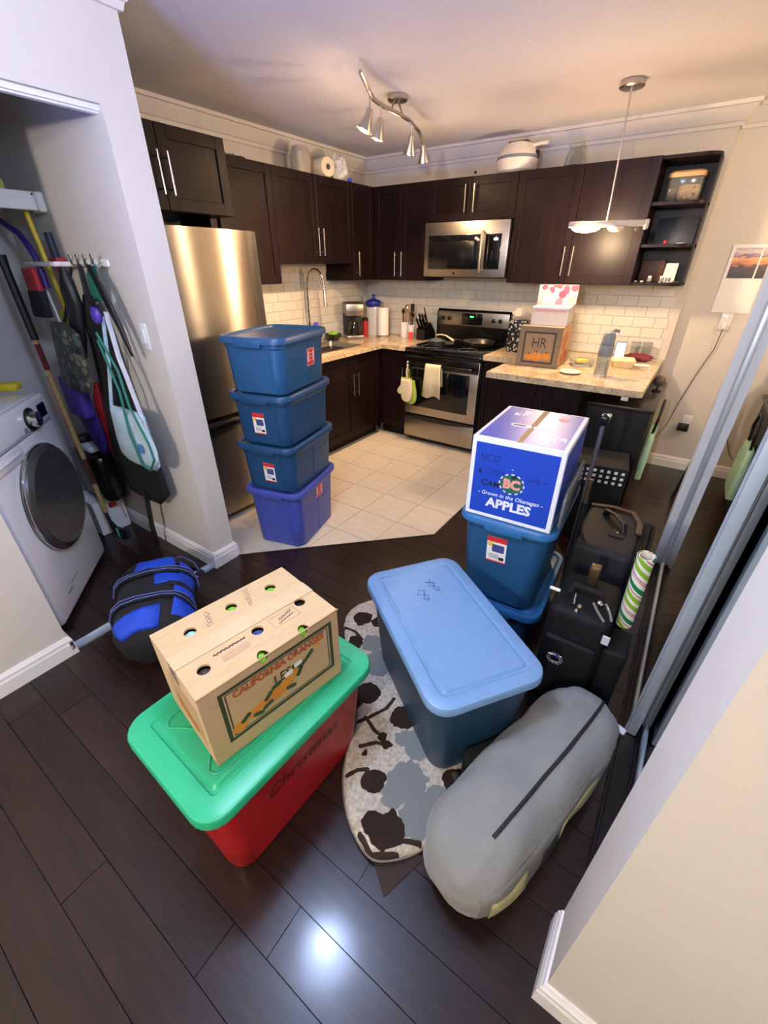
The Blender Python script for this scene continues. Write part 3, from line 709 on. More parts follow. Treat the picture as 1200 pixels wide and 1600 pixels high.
tilt = Matrix.Translation((SW/2, -.047, 1.105))
obj('control_fascia', MB().rbox(-SW/2+.012, SW/2-.012, -.004, .002, -.062, .062, .004, 2, tilt), 'steel2', st)
kb = MB(); kb.lathe([(.019, 0), (.018, .016), (.013, .019), (0, .019)], 14)
kme = kb.mesh('knob'); kme.materials.append(MATS['blackgloss'])
for x in (.075, .14, .60, .665):
    o = obj('knob', kme, None, st, loc=(x, -.0515, 1.105), rot=(PI/2, 0, 0))
dsp = obj('display_panel', MB().rbox(.27, .485, -.054, -.050, 1.058, 1.155, .004), 'blackglass', st)
decal('clock', .04, .014, 'clockgreen', dsp, (.375, -.0545, 1.128), (1, 0, 0), (0, 0, 1))
# pan, lid, towel, mitts
z0 = .9025
t = thing('frying_pan', 'dark frying pan on the right rear burner', 'pan', (1.47, -.26, z0))
obj('pan', MB().lathe([(0, 0), (.11, 0), (.125, .008), (.145, .045), (.148, .046), (.146, .05), (.141, .046), (.122, .014), (.10, .008), (0, .008)], 28), 'pansteel', t)
obj('handle', MB().tube([(-.13, -.05, .04), (-.19, -.075, .055), (-.28, -.11, .06)], [.009, .011, .012], 8, flat=(.6, 1.2)), 'black', t)
t = thing('saucepan', 'small saucepan with a cream ladle resting on the left burner', 'pan', (1.13, -.45, z0))
obj('pot', MB().lathe([(0, 0), (.07, 0), (.08, .006), (.086, .045), (.088, .046), (.083, .046), (.076, .01), (0, .008)], 24), 'pansteel', t)
obj('knob', MB().lathe([(.004, .045), (.006, .055), (.016, .06), (.017, .068), (0, .072)], 12), 'chrome', t)
obj('lid', MB().lathe([(.084, .046), (.07, .056), (.03, .064), (0, .066)], 24), 'glass', t)
b = MB(); b.tube([(-.06, .09, .075), (-.01, .07, .085), (.05, .05, .085), (.10, .03, .072), (.15, .02, .05)], [.012, .011, .009, .010, .012], 8, flat=(.6, 1.3))
tag(obj('cream_ladle', b, 'creamplastic', loc=(1.13, -.42, z0)), 'cream plastic ladle across the small saucepan', 'ladle')
def cloth(name, w, zt, zb, x, y, mat, label, cat, n=10, fold=.008, loc=(0, 0, 0), flare=.0):
    """towel hung over a horizontal bar: front and back sheets with soft pleats, real thickness"""
    b = MB(); prof = [(.02, zb+.10), (.018, zt-.02), (.008, zt+.012), (-.004, zt+.016), (-.016, zt+.010), (-.022, zt-.02), (-.024, (zt+zb)/2), (-.026, zb)]
    for th in (0,):
        vs = []; m = len(prof)
        for i in range(n+1):
            u = i/n
            for yy, z in prof:
                k = (zt-z)/(zt-zb); wv = fold*math.sin(u*PI*3.4+.6)*max(0, k)
                vs.append((x+(u-.5)*w*(1+flare*max(0, k)), y+yy+wv*(1 if yy < 0 else -.3), z-(.012*math.sin(u*7) if z == zb else 0)))
        fs = [(i*m+j, i*m+j+1, (i+1)*m+j+1, (i+1)*m+j) for i in range(n) for j in range(m-1)]
        b.add(vs, fs)
    o = obj(name, b, mat, smooth=60); md = o.modifiers.new('solid', 'SOLIDIFY'); md.thickness = .004; o.location = loc
    return tag(o, label, cat)
cloth('dish_towel', .155, .775, .50, .92+.335, -.71, 'cream', 'cream dish towel hanging over the oven handle', 'towel', flare=.25)
def mitt(mat, mirror=1):
    P = [(-.055, 0), (.055, 0), (.065, -.10), (.062, -.16), (.05, -.20), (.02, -.225), (-.02, -.222), (-.045, -.20), (-.055, -.15), (-.075, -.155), (-.098, -.14), (-.10, -.115), (-.08, -.09), (-.06, -.06)]
    b = MB(); cx = sum(p[0] for p in P)/len(P); cz = sum(p[1] for p in P)/len(P)
    def rg(y, k): return [((cx+(p[0]-cx)*k)*mirror, y, cz+(p[1]-cz)*k) for p in P]
    b.loft([rg(-.018, .72), rg(-.015, .9), rg(-.004, 1), rg(.004, 1), rg(.015, .9), rg(.018, .72)]); return b
t = thing('oven_mitt', 'cream and olive oven mitt hanging in front of the oven door', 'oven mitt', (.99, -.735, .64))
obj('glove', mitt('cream'), 'cream', t)
obj('piping', MB().tube([(-.056, -.004, .0), (0, -.008, .002), (.056, -.004, 0)], .005, 6), 'mittgreen', t); obj('loop', MB().tube([(0, 0, 0), (-.008, .0, .05), (-.006, .008, .085), (.006, .012, .085), (.006, .004, .05), (.004, 0, 0)], .004, 6), 'cream', t)
t = thing('oven_mitt', 'lime green oven mitt hidden behind the cream one', 'oven mitt', (1.0, -.697, .615))
obj('glove', mitt('mittgreen'), 'mittgreen', t); t.rotation_euler = (0, rad(-7), 0)
obj('loop', MB().tube([(0, 0, 0), (-.004, 0, .05), (.0, .006, .10)], .004, 6), 'mittgreen', t)
t = thing('towel_hook', 'small white clip on the oven handle holding the mitts', 'hook', (.985, -.71, .735))
obj('clip', MB().rbox(-.008, .008, -.012, .004, 0, .055, .003), 'white', t); obj('tip', MB().tube([(0, -.006, 0), (0, -.016, -.012), (0, -.02, -.004)], .003, 6), 'white', t)

# --- counter things along the left and back wall
ZW = .8985
t = thing('coffee_maker', 'steel and black drip coffee maker in the kitchen corner', 'coffee maker', (.155, -.46, ZW), rad(50))
obj('base', MB().rbox(-.09, .09, -.12, .08, 0, .035, .008), 'steel2', t); obj('column', MB().rbox(-.09, .09, .0, .085, .03, .24, .008), 'black', t)
obj('brew_head', MB().rbox(-.09, .09, -.115, .085, .215, .325, .012), 'steel2', t); obj('lid', MB().rbox(-.085, .085, -.1, .08, .322, .335, .006), 'black', t)
obj('carafe', MB().lathe([(0, 0), (.05, 0), (.062, .015), (.066, .06), (.055, .11), (.045, .13), (.05, .14), (.04, .14), (0, .135)], 20, c=(0, -.05, .036)), 'smokeglass', t)
obj('carafe_handle', MB().tube([(.0, -.11, .15), (.0, -.145, .14), (0, -.145, .08), (0, -.115, .06)], .008, 8), 'black', t)
t = thing('travel_mug', 'red travel mug beside the coffee maker', 'mug', (.20, -.315, ZW))
obj('body', MB().lathe([(0, 0), (.026, 0), (.032, .15), (0, .15)], 16), 'red', t); obj('lid', MB().lathe([(.033, .15), (.033, .175), (.026, .182), (0, .182)], 16), 'black', t)
t = thing('canister', 'white canister with a blue ribbed lid behind the paper towels', 'canister', (.20, -.16, ZW))
obj('body', MB().loft([[(x, y, z) for x, y in rrect(.13*k, .10*k, .025)] for z, k in ((0, .94), (.01, 1), (.27, 1), (.28, .92))]), 'whitegloss', t)
obj('lid', MB().lathe([(.062, .275), (.075, .285), (.088, .315), (.085, .325), (.06, .34), (.02, .352), (.012, .375), (.02, .39), (0, .395)], 20), M('lidblue', (34, 50, 150), .4), t)
t = thing('paper_towel_roll', 'white paper towel roll standing on the counter', 'paper towel', (.35, -.20, ZW))
obj('roll', MB().lathe([(.02, .012), (.058, .012), (.06, .02), (.06, .268), (.058, .276), (.02, .276)], 24), 'paper', t); obj('stand', MB().lathe([(0, 0), (.075, 0), (.075, .008), (.01, .012), (.008, .31), (.014, .318), (0, .325)], 20), 'nickel', t)
def crock(name, label, x, y, r, h, mat, tools):
    t = thing(name, label, 'utensil holder', (x, y, ZW), group='utensil holders by the stove')
    obj('cup', MB().lathe([(0, 0), (r*.92, 0), (r, .01), (r, h), (r-.004, h), (r-.006, .012), (0, .01)], 20), mat, t)
    for (dx, dy, hh, kind, mm) in tools:
        b = MB(); b.tube([(dx*.3, dy*.3, .02), (dx, dy, hh)], .005, 8)
        if kind == 'spoon': b.ball((dx*1.1, dy*1.1, hh+.025), .024, 10, (.9, .35, 1.3))
        if kind == 'spat': b.rbox(dx-.022, dx+.022, dy-.004, dy+.004, hh, hh+.07, .003, 1)
        if kind == 'handle': b.tube([(dx, dy, hh-.06), (dx*1.15, dy*1.15, hh+.03)], .009, 8)
        obj('utensil', b, mm, t)
    return t
crock('utensil_crock', 'white utensil crock with dark spoons left of the knife block', .585, -.15, .042, .15, 'whitegloss', [(-.02, .01, .22, 'spoon', 'blackgloss'), (.018, .0, .25, 'spoon', 'nickel'), (.0, -.02, .21, 'handle', 'brownwood'), (.02, .02, .24, 'spat', 'tan')])
crock('utensil_crock', 'slim white utensil holder with a red patch next to the knife block', .675, -.16, .035, .13, 'whitegloss', [(-.012, .0, .22, 'handle', 'brownwood'), (.014, .0, .20, 'spoon', 'blackgloss'), (0, .015, .25, 'spat', 'blackgloss')])
tag(obj('red_packet', MB().rbox(-.022, .022, -.012, .012, 0, .07, .006), M('coral', (226, 72, 70), .5), loc=(.715, -.235, ZW)), 'small coral red packet in front of the utensil holder', 'packet')
tag(obj('spice_jar', MB().lathe([(0, 0), (.026, 0), (.028, .05), (.02, .07), (.022, .085), (0, .088)], 14), 'glass', loc=(.755, -.17, ZW)), 'clear glass jar between utensil holder and knife block', 'jar')
t = thing('knife_block', 'black knife block full of knives beside the stove', 'knife block', (.832, -.12, ZW), rad(-8))
obj('block', MB().poly([(-.10, 0), (.08, 0), (.08, .07), (.0, .16), (-.10, .10)], -.05, .05, Matrix.Rotation(PI/2, 4, 'Z') @ Matrix.Rotation(PI/2, 4, 'X')), 'blackgloss', t)
for i in range(6):
    x = -.035+.035*(i % 3); k = i//3
    b = MB(); b.tube([(x, -.075+.045*k, .115+.03*k), (x, -.13+.045*k, .20+.035*k)], [.009, .011], 8, flat=(1.3, .8)); kn = obj('knife_handle', b, 'blackgloss', t)
    obj('rivet_cap', MB().ball((x, -.132+.045*k, .204+.035*k), .009, 8), 'chrome', kn)
obj('steel_rod', MB().tube([(.04, -.03, .14), (.035, -.10, .30)], .006, 8), 'black', t)
t = thing('drying_caddy', 'teal sponge caddy behind the sink', 'caddy', (.06, -1.19, ZW)); 
obj('cup', MB().loft([[(x, y, z) for x, y in rrect(.075*k, .15*k, .02)] for z, k in ((0, .9), (.01, .96), (.16, 1), (.16, .92), (.02, .88))]), 'tealplastic', t); obj('sponge', MB().rbox(-.02, .02, -.05, .04, .022, .185, .008), 'tealplastic', t)
t = thing('soap_bottle', 'clear soap bottle with blue cap by the faucet', 'bottle', (.06, -.915, ZW))
obj('body', MB().lathe([(0, 0), (.028, 0), (.03, .01), (.03, .10), (.012, .13), (.012, .14), (0, .14)], 16), 'clearplastic', t); obj('cap', MB().lathe([(.022, .138), (.022, .175), (.018, .182), (0, .182)], 14), M('capblue', (70, 70, 226), .4), t)
t = thing('dish_bowl', 'dark bowl with a green scrubber beside the sink', 'bowl', (.10, -.72, ZW))
obj('bowl', MB().lathe([(0, 0), (.05, 0), (.075, .03), (.085, .06), (.082, .062), (.07, .035), (.045, .01), (0, .01)], 20), 'pansteel', t); obj('scrubber', MB().ball((0, 0, .06), .045, 12, (1.2, 1, .5)), 'lime', t)

# --- things on top of the wall cabinets
ZT = UT+.0005
t = thing('clear_tub', 'cloudy clear storage tub on top of the sink cabinet', 'container', (.20, -1.10, ZT))
obj('tub', MB().loft([[(x, y, z) for x, y in rrect(.12*k, .15*k, .04)] for z, k in ((0, .9), (.01, .95), (.14, 1), (.16, .85))]), M('cloudy', (196, 186, 170), .3, trans=.35), t); obj('lid', MB().loft([[(x, y, z) for x, y in rrect(.10*k, .13*k, .04)] for z, k in ((.16, 1), (.175, .98), (.18, .7))]), 'cloudy', t)
t = thing('paper_towel_roll', 'paper towel roll lying on top of the sink cabinet', 'paper towel', (.20, -.905, ZT))
mx = Matrix.Translation((-.12, 0, .066)) @ Matrix.Rotation(PI/2, 4, 'Y') 
obj('roll', MB().lathe([(.02, 0), (.062, 0), (.066, .006), (.066, .254), (.062, .26), (.02, .26)], 24, mx), 'cream', t); t.rotation_euler = (0, 0, rad(-14))
obj('core', MB().lathe([(.0195, -.001), (.0195, .261), (.016, .261), (.016, -.001)], 16, mx), 'cardboard2', t)
obj('core_shade', MB().lathe([(.0195, .2602), (.0195, .2614)], 16, mx), 'suitbrown', t)  # flat dark disc, colour stands in for the shade inside the open core
def crumple(name, mat, r, seed, sq, parent=None, loc=None):
    rnd = random.Random(seed); b = MB(); n = 14; k = 9; rings = []
    for i in range(k+1):
        z = -math.cos(PI*i/k); a = max(math.sin(PI*i/k), .03)
        rings.append([(r*sq[0]*a*math.cos(2*PI*j/n)*rnd.uniform(.72, 1.15), r*sq[1]*a*math.sin(2*PI*j/n)*rnd.uniform(.72, 1.15), r*sq[2]*(z+1)*rnd.uniform(.86, 1.06)) for j in range(n)])
    b.loft(rings); return obj(name, b, mat, parent, loc=loc, smooth=20)
t = thing('plastic_bag', 'crumpled clear plastic bag with a blue print on top of the sink cabinet', 'bag', (.245, -.715, ZT))
crumple('film', 'film', .092, 3, (.9, 1.1, 1), t); crumple('white_contents', 'paper', .05, 5, (1, 1.1, 1), t, (0.01, -.01, .002)); crumple('blue_print', 'capblue', .022, 8, (1, 1, .8), t, (.06, .085, .001))
t = thing('wire_rack', 'dark coiled wire piece on top of the tall wall cabinet', 'rack', (.27, -1.80, ZT))
b = MB(); b.tube([(0.01*math.sin(i*1.7), -.09+.18*i/40, .012+.010*math.sin(i*1.25)) for i in range(41)], .004, 5); obj('wire', b, 'darkmetal', t)
t = thing('air_fryer', 'cream rounded rice cooker with dark band on top of the cabinets', 'appliance', (1.60, -.19, ZT))
obj('base', MB().lathe([(0, 0), (.125, 0), (.145, .02), (.155, .085), (.15, .09)], 32), 'offwhite', t); obj('band', MB().lathe([(.152, .088), (.157, .092), (.155, .104), (.148, .106)], 32), 'greyplastic', t)
obj('lid', MB().lathe([(.15, .104), (.135, .14), (.105, .17), (.10, .18), (.07, .19), (0, .192)], 32), 'offwhite', t); obj('top_vent', MB().rbox(-.075, .075, -.045, .03, .186, .199, .008), 'suitbrown', t)
obj('latch', MB().rbox(.12, .158, -.02, .02, .085, .135, .006), 'black', t); obj('handle', MB().tube([(.10, 0, .165), (.16, 0, .172), (.215, -.01, .170)], [.014, .012, .012], 8), 'offwhite', t)
t = thing('glass_vase', 'clear glass vase on top of the cabinets right of the rice cooker', 'vase', (2.02, -.17, ZT))
obj('vase', MB().lathe([(0, 0), (.06, 0), (.07, .02), (.06, .08), (.045, .11), (.055, .14), (.052, .14), (.042, .11), (.056, .08), (.064, .02), (0, .008)], 20), 'glass', t)
tag(obj('wall_hole_cover', MB().lathe([(0, 0), (.012, 0), (.012, .004), (0, .005)], 12, Matrix.Rotation(PI/2, 4, 'X')), 'suitbrown', loc=(1.17, -.001, 2.235)), 'small brown round cap on the wall above the cabinets', 'wall cap')

# --- peninsula things
ZP = .9005
def carton(t, w, d, h, mat, z=0):
    return obj('carton', MB().rbox(-w/2, w/2, -d/2, d/2, z, z+h, .003, 1), mat, t)
t = thing('pumpkin_carton', 'brown gift carton with pumpkin picture and monogram on the bar', 'box', (2.175, -.665, ZP), rad(4))
W, D, H = .30, .40, .278
carton(t, W, D, H, 'picwood')
decal('picture_frame', .225, .215, 'picframe', t, (.0, -D/2, .135), (1, 0, 0), (0, 0, 1)); decal('picture', .20, .19, 'picpaper', t, (.0, -D/2-.0006, .135), (1, 0, 0), (0, 0, 1))
text('HR', .10, 'picframe', t, (0, -D/2-.0013, .165), (1, 0, 0), (0, 0, 1), sx=.8)
for x, z, r in ((-.005, .075, .032), (.062, .078, .026), (-.062, .07, .022)):
    p = obj('pumpkin', MB().lathe([(0, 0), (r, 0), (r*.95, .0008), (0, .001)], 16, Matrix.Translation((x, -D/2-.0012, z)) @ Matrix.Rotation(PI/2, 4, 'X') @ Matrix.Scale(1.2, 4, (1, 0, 0))), 'orange', t); decal('stem', .010, .014, 'leaf', p, (x, -D/2-.0022, z+r), (1, 0, 0), (0, 0, 1))
decal('side_panel', D-.02, H-.02, 'tan', t, (W/2, 0, H/2), (0, 1, 0), (0, 0, 1))
for y, z, w_ in ((-.08, .21, .18), (-.04, .17, .20), (-.06, .13, .12)): decal('side_print', w_, .022, 'inkorange', t, (W/2+.0007, y, z), (0, 1, .25), (0, -.25, 1))
for y, z, r in ((-.09, .06, .04), (.03, .07, .045), (.12, .06, .035)): obj('side_pumpkin', MB().lathe([(0, 0), (r, 0), (0, .001)], 16, Matrix.Translation((W/2+.0008, y, z)) @ Matrix.Rotation(PI/2, 4, 'Y')), 'inkorange', t)
M('cartonwhite', (196, 192, 192), .6, var=.03)
t = thing('white_carton', 'white carton with pink stripe stacked on the pumpkin carton', 'box', (2.185, -.61, ZP+.2785), rad(7))
carton(t, .25, .37, .118, 'cartonwhite'); decal('pink_stripe', .21, .010, 'stickpink', t, (0, -.185, .095), (1, 0, 0), (0, 0, 1)); obj('lid_edge', MB().rbox(-.127, .127, -.187, .187, .104, .121, .003, 1), 'cartonwhite', t)
text('L', .022, 'stickpink', t, (.0, -.185, .06), (1, 0, 0), (0, 0, 1))
t = thing('floral_box', 'small pink floral gift box on top of the carton pile', 'box', (2.165, -.50, ZP+.4005), rad(13))
carton(t, .275, .17, .128, 'floral')
t = thing('patterned_canister', 'tall black and white patterned bag with cloth top beside the cartons', 'bag', (1.845, -.30, ZP))
obj('body', MB().loft([[(x, y, z) for x, y in rrect(.17*k, .13*k, .03)] for z, k in ((0, .9), (.02, 1), (.24, 1.0), (.25, .95))]), 'bwpattern', t)
crumple('cloth_top', 'offwhite', .05, 12, (1.6, 1.3, 1), t, (0, 0, .245))
t = thing('water_bottle', 'clear water bottle with grey screw lid on the bar', 'bottle', (2.645, -.90, ZP))
obj('body', MB().lathe([(0, 0), (.040, 0), (.043, .008), (.043, .16), (.040, .175), (.042, .19), (.042, .205), (.038, .205), (.037, .17), (.039, .155), (.038, .012), (0, .01)], 24), 'clearplastic', t)
obj('water', MB().lathe([(0, .013), (.036, .013), (.037, .10), (0, .10)], 20), 'glass', t)
obj('sleeve', MB().lathe([(.0435, .13), (.045, .135), (.045, .195), (.0425, .20)], 24), M('bottlegrey', (120, 128, 136), .4), t)
obj('lid', MB().lathe([(.041, .203), (.040, .25), (.032, .275), (.018, .285), (0, .287)], 20), 'bottlegrey', t); obj('spout', MB().tube([(.0, 0, .275), (.025, .012, .29), (.05, .02, .283)], .010, 8), 'greyplastic', t)
def tray(name, label, x, y, rz, w, d, h, mat, lidded, food=None):
    t = thing(name, label, 'food container', (x, y, ZP), rz)
    obj('tray', MB().loft([[(a, b, z) for a, b in rrect(w*k, d*k, .03)] for z, k in ((0, .8), (.004, .84), (h, 1), (h+.003, 1.05), (h+.003, .98), (.01, .8), (.009, .3))]), mat, t)
    if lidded: obj('lid', MB().loft([[(a, b, z) for a, b in rrect(w*k, d*k, .03)] for z, k in ((h+.0035, 1.04), (h+.008, 1.03), (h+.02, .9), (h+.022, .5))]), mat, t)
    if food: crumple('leftovers', food, .05, 4, (1.1, .8, .35), t, (0, 0, .012))
    return t
tray('takeout_tray', 'open clear takeout tray with greens beside the pumpkin carton', 2.455, -.60, rad(25), .17, .14, .045, 'clearplastic', False, 'stickyellow')
tray('takeout_tray', 'closed cream takeout tray behind the water bottle', 2.72, -.50, rad(12), .16, .12, .045, 'creamplastic', True)
t = thing('flat_plate', 'small pale plate at the front of the bar by the carton', 'plate', (2.455, -.93, ZP))
obj('plate', MB().lathe([(0, 0), (.05, 0), (.075, .012), (.074, .014), (.048, .004), (0, .004)], 20), 'offwhite', t)
ph = thing('smartphone', 'lit smartphone propped upright on the bar', 'phone', (2.66, -.30, ZP), rad(14))
obj('case', MB().rbox(-.038, .038, -.005, .005, 0, .145, .004, 2, Matrix.Rotation(rad(-12), 4, 'X')), 'blackgloss', ph); obj('screen', MB().box(-.034, .034, -.0062, -.005, .006, .139, Matrix.Rotation(rad(-12), 4, 'X')), 'screen', ph)
o = crumple('burgundy_beanie', 'burgundy', .07, 21, (1.5, .9, .42), None, (2.79, -.17, ZP)); tag(o, 'burgundy knitted hat lying at the back of the bar', 'hat')
for i, (x, y) in enumerate(((2.735, -.085), (2.815, -.075))):
    t = thing('plastic_cup', ['left clear plastic cup behind the burgundy hat', 'right clear plastic cup behind the burgundy hat'][i], 'cup', (x, y, ZP), group='plastic cups behind the hat')
    obj('cup', MB().lathe([(0, 0), (.026, 0), (.027, .01), (.036, .125), (.037, .128), (.034, .125), (.025, .012), (0, .008)], 18), 'clearplastic', t)
tag(obj('folded_napkin', MB().rbox(-.06, .06, -.04, .04, 0, .006, .002, 1), 'paper', loc=(2.83, -.36, ZP), rot=(0, 0, rad(15))), 'folded white napkin on the right of the bar', 'napkin')
t = thing('table_clamp', 'tiny pale clip under the bar edge', 'clip', (2.86, -1.214, .845)); obj('clip_body', MB().rbox(-.02, .02, 0, .012, -.012, .012, .003, 1), 'offwhite', t)
# --- desk, dining chair, dotted storage cube
t = thing('writing_desk', 'low dark desk tucked under the end of the granite bar', 'desk', (0, 0, 0))
obj('top', MB().rbox(2.62, 3.03, -.99, -.06, .715, .742, .004), 'desk', t)
for x, y in ((2.65, -.95), (2.99, -.95), (2.65, -.10), (2.99, -.10)): obj('leg', MB().box(x-.02, x+.02, y-.02, y+.02, 0, .715), 'black', t)
obj('front_panel', MB().box(2.67, 3.01, -.965, -.95, .02, .715), 'black', t)
obj('side_panel', MB().box(3.0, 3.015, -.95, -.12, .02, .715), 'black', t)
t = thing('chair', 'black curved-frame chair near the calendar wall beyond the mirror', 'chair', (3.60, -.42, 0), rad(70))
obj('seat', MB().rbox(-.21, .21, -.19, .20, .43, .47, .02), 'blackcloth', t)
for sx in (-1, 1):
    obj('leg', MB().tube([(.19*sx, -.17, .43), (.21*sx, -.20, 0)], .013, 8), 'black', t); obj('leg', MB().tube([(.19*sx, .18, .43), (.21*sx, .22, 0)], .013, 8), 'black', t)
    obj('back_post', MB().tube([(.20*sx, -.18, .45), (.21*sx, -.205, .62), (.20*sx, -.20, .80), (.17*sx, -.22, .92)], .013, 8), 'black', t)
obj('back_rest', MB().rbox(-.18, .18, -.225, -.20, .60, .90, .012), 'blackcloth', t)
t = thing('tote_bag', 'mint green bag with black loop handle hanging at the desk end', 'bag', (3.052, -.62, .16))
obj('bag', MB().loft([[(a, b, z) for a, b in rrect(.045*k, .34*k, .02)] for z, k in ((0, .8), (.02, 1), (.22, 1.05), (.34, .9), (.36, .8))]), 'mint', t)
obj('loop_handle', MB().tube([(.0, -.10, .34), (.012, -.12, .46), (.012, -.05, .56), (.012, .05, .56), (.012, .12, .46), (0, .10, .34)], .009, 8), 'black', t)
t = thing('desk_speaker', 'small dark desk speaker standing on the dark desk', 'speaker', (2.985, -.42, .7425)); obj('stand', MB().lathe([(0, 0), (.03, 0), (.03, .01), (.008, .015), (.008, .04), (0, .04)], 16), 'black', t); obj('head', MB().ball((0, 0, .075), .04, 14), M('warmgrey', (90, 78, 70), .5), t)
t = thing('storage_cube', 'black fabric storage cube with rows of white square dots', 'storage box', (2.84, -1.40, 0), rad(8))
obj('cube', MB().rbox(-.16, .16, -.15, .15, 0, .52, .01), 'blackcloth', t)
dme = None
for j in range(3):
    for i in range(8):
        decal('white_dot', .018, .018, 'paper', t, (-.133+.038*i, -.15, .49-.034*j), (1, 0, 0), (0, 0, 1), r=.004)
# --- calendar, outlets, cord
t = thing('wall_calendar', 'wall calendar with a sunset landscape photo above blank pages', 'calendar', (3.30, .0995, 1.25))
obj('page', MB().box(-.15, .15, -.004, 0, 0, .215), 'paper', t); obj('photo_page', MB().box(-.15, .15, -.006, 0, .215, .43), 'paper', t)
obj('photo', MB().box(-.13, .02, -.0075, -.006, -.10, .085), 'calphoto', t, 'printed sunset landscape', loc=(0, 0, .325)); obj('photo', MB().box(.03, .14, -.0075, -.006, -.10, .085), 'calphoto', t, loc=(0, 0, .325))
def outlet(name, label, loc, rot=(0, 0, 0), plug=None):
    t = thing(name, label, 'outlet' if 'outlet' in name else 'switch', loc); t.rotation_euler = rot
    obj('plate', MB().rbox(-.036, .036, -.006, 0, -.058, .058, .003, 2), 'whitegloss', t)
    return t
o = outlet('wall_outlet', 'white outlet with a plug below the calendar', (3.262, .0995, 1.19))
for z in (.02, -.02): obj('socket', MB().rbox(-.016, .016, -.008, -.005, z-.014, z+.014, .003, 1), 'white', o)
o = outlet('wall_outlet', 'low white outlet with a black adapter near the floor', (3.25, .0995, .415))
for z in (.02, -.02): obj('socket', MB().rbox(-.016, .016, -.008, -.005, z-.014, z+.014, .003, 1), 'white', o)
tag(obj('power_adapter', MB().rbox(-.045, .035, -.045, 0, -.03, .03, .006), 'black', loc=(3.245, .091, .375)), 'black power adapter plugged into the low outlet', 'adapter')
tag(obj('white_plug', MB().rbox(-.012, .012, -.03, 0, -.02, .02, .004), 'white', loc=(3.262, .091, 1.16)), 'white plug in the outlet below the calendar', 'plug')
b = MB(); b.tube([(3.262, .075, 1.14), (3.255, .085, 1.0), (3.20, .092, .80), (3.15, .092, .55), (3.12, .085, .36), (3.06, .085, .22), (3.02, .08, .17)], .003, 6)
tag(obj('extension_cord', b, 'suitbrown'), 'thin dark cord hanging down the calendar wall', 'cord')
o = outlet('light_switch', 'white rocker light switch on the partition inside the closet', (1.025, YQ-.0005, 1.275)); obj('rocker', MB().rbox(-.016, .016, -.011, -.005, -.033, .033, .003, 1), 'whitegloss', o)
# --- pendant lamp
t = thing('pendant_lamp', 'slim pendant lamp with long metal rod over the bar', 'lamp', (2.43, -.80, ZC))
obj('canopy', MB().lathe([(.062, 0), (.066, -.006), (.066, -.028), (.058, -.034), (0, -.036)], 28), 'nickel', t)
obj('rod', MB().tube([(0, 0, -.03), (.012, .003, -.33), (.022, .006, -.64)], .005, 10), 'nickel', t)
ang = rad(11); mz = Matrix.Translation((.028, .008, -.655)) @ Matrix.Rotation(ang, 4, 'Z')
obj('bar', MB().rbox(-.225, .225, -.035, .035, -.012, .018, .008, 2, mz), M('pendwhite', (200, 190, 178), .35), t)
gd = lambda x, r: MB().loft([[(x+a*k, b*.75*k, z) for a, b in [(r*math.cos(2*PI*i/20), r*math.sin(2*PI*i/20)) for i in range(20)]] for z, k in ((-.012, 1), (-.022, .97), (-.034, .72), (-.04, .2))], m=mz)
obj('glowing_diffuser', gd(-.12, .085), 'lampglow', t, 'lit warm glass diffuser'); obj('diffuser', gd(.055, .05), 'offwhite', t)
obj('halogen_bulb', MB().ball((.17, 0, -.028), .012, 10, m=mz), 'glass', t); obj('end_cap', MB().rbox(.205, .228, -.037, .037, -.03, .02, .006, 2, mz), 'pendwhite', t)
pl = mz @ Vector((-.12, 0, -.065))
point('pendant_light', (2.43+pl.x, -.80+pl.y, ZC+pl.z-.02), P_PEND, (1, .70, .42), .05)
pu = mz @ Vector((-.12, 0, .045)); point('pendant_uplight', (2.43+pu.x, -.80+pu.y, ZC+pu.z), P_PEND*.22, (1, .64, .36), .05)
# --- track light
t = thing('track_light', 'curved track light with four metal spot heads on the kitchen ceiling', 'lamp', (1.24, -1.33, ZC))
obj('canopy', MB().lathe([(.06, 0), (.062, -.004), (.062, -.022), (.055, -.028), (0, -.03)], 24), 'nickel', t)
bar = [(.115, -.52), (.10, -.44), (.06, -.33), (.035, -.20), (.03, -.05), (.02, .10), (-.03, .26), (-.06, .36), (-.065, .43)]
ZBAR = -.095
barp = [(x, y, ZBAR+(.055 if i == 0 else .02 if i == 1 else 0)-(.05 if i == len(bar)-1 else 0)) for i, (x, y) in enumerate(bar)]
obj('curved_bar', MB().tube(barp, .011, 10), 'nickel', t)
for q in ((.035, -.12), (.03, .02)): obj('stem', MB().tube([(0, q[1]*.3, -.028), (q[0], q[1], ZBAR)], .006, 8), 'nickel', t)
heads = [((.092, -.41), (-.35, -.25, -1), False), ((.045, -.24), (-.3, -.1, -1), False), ((.0, .17), (-.25, .15, -1), True), ((-.066, .43), (-.05, .3, -1), True)]
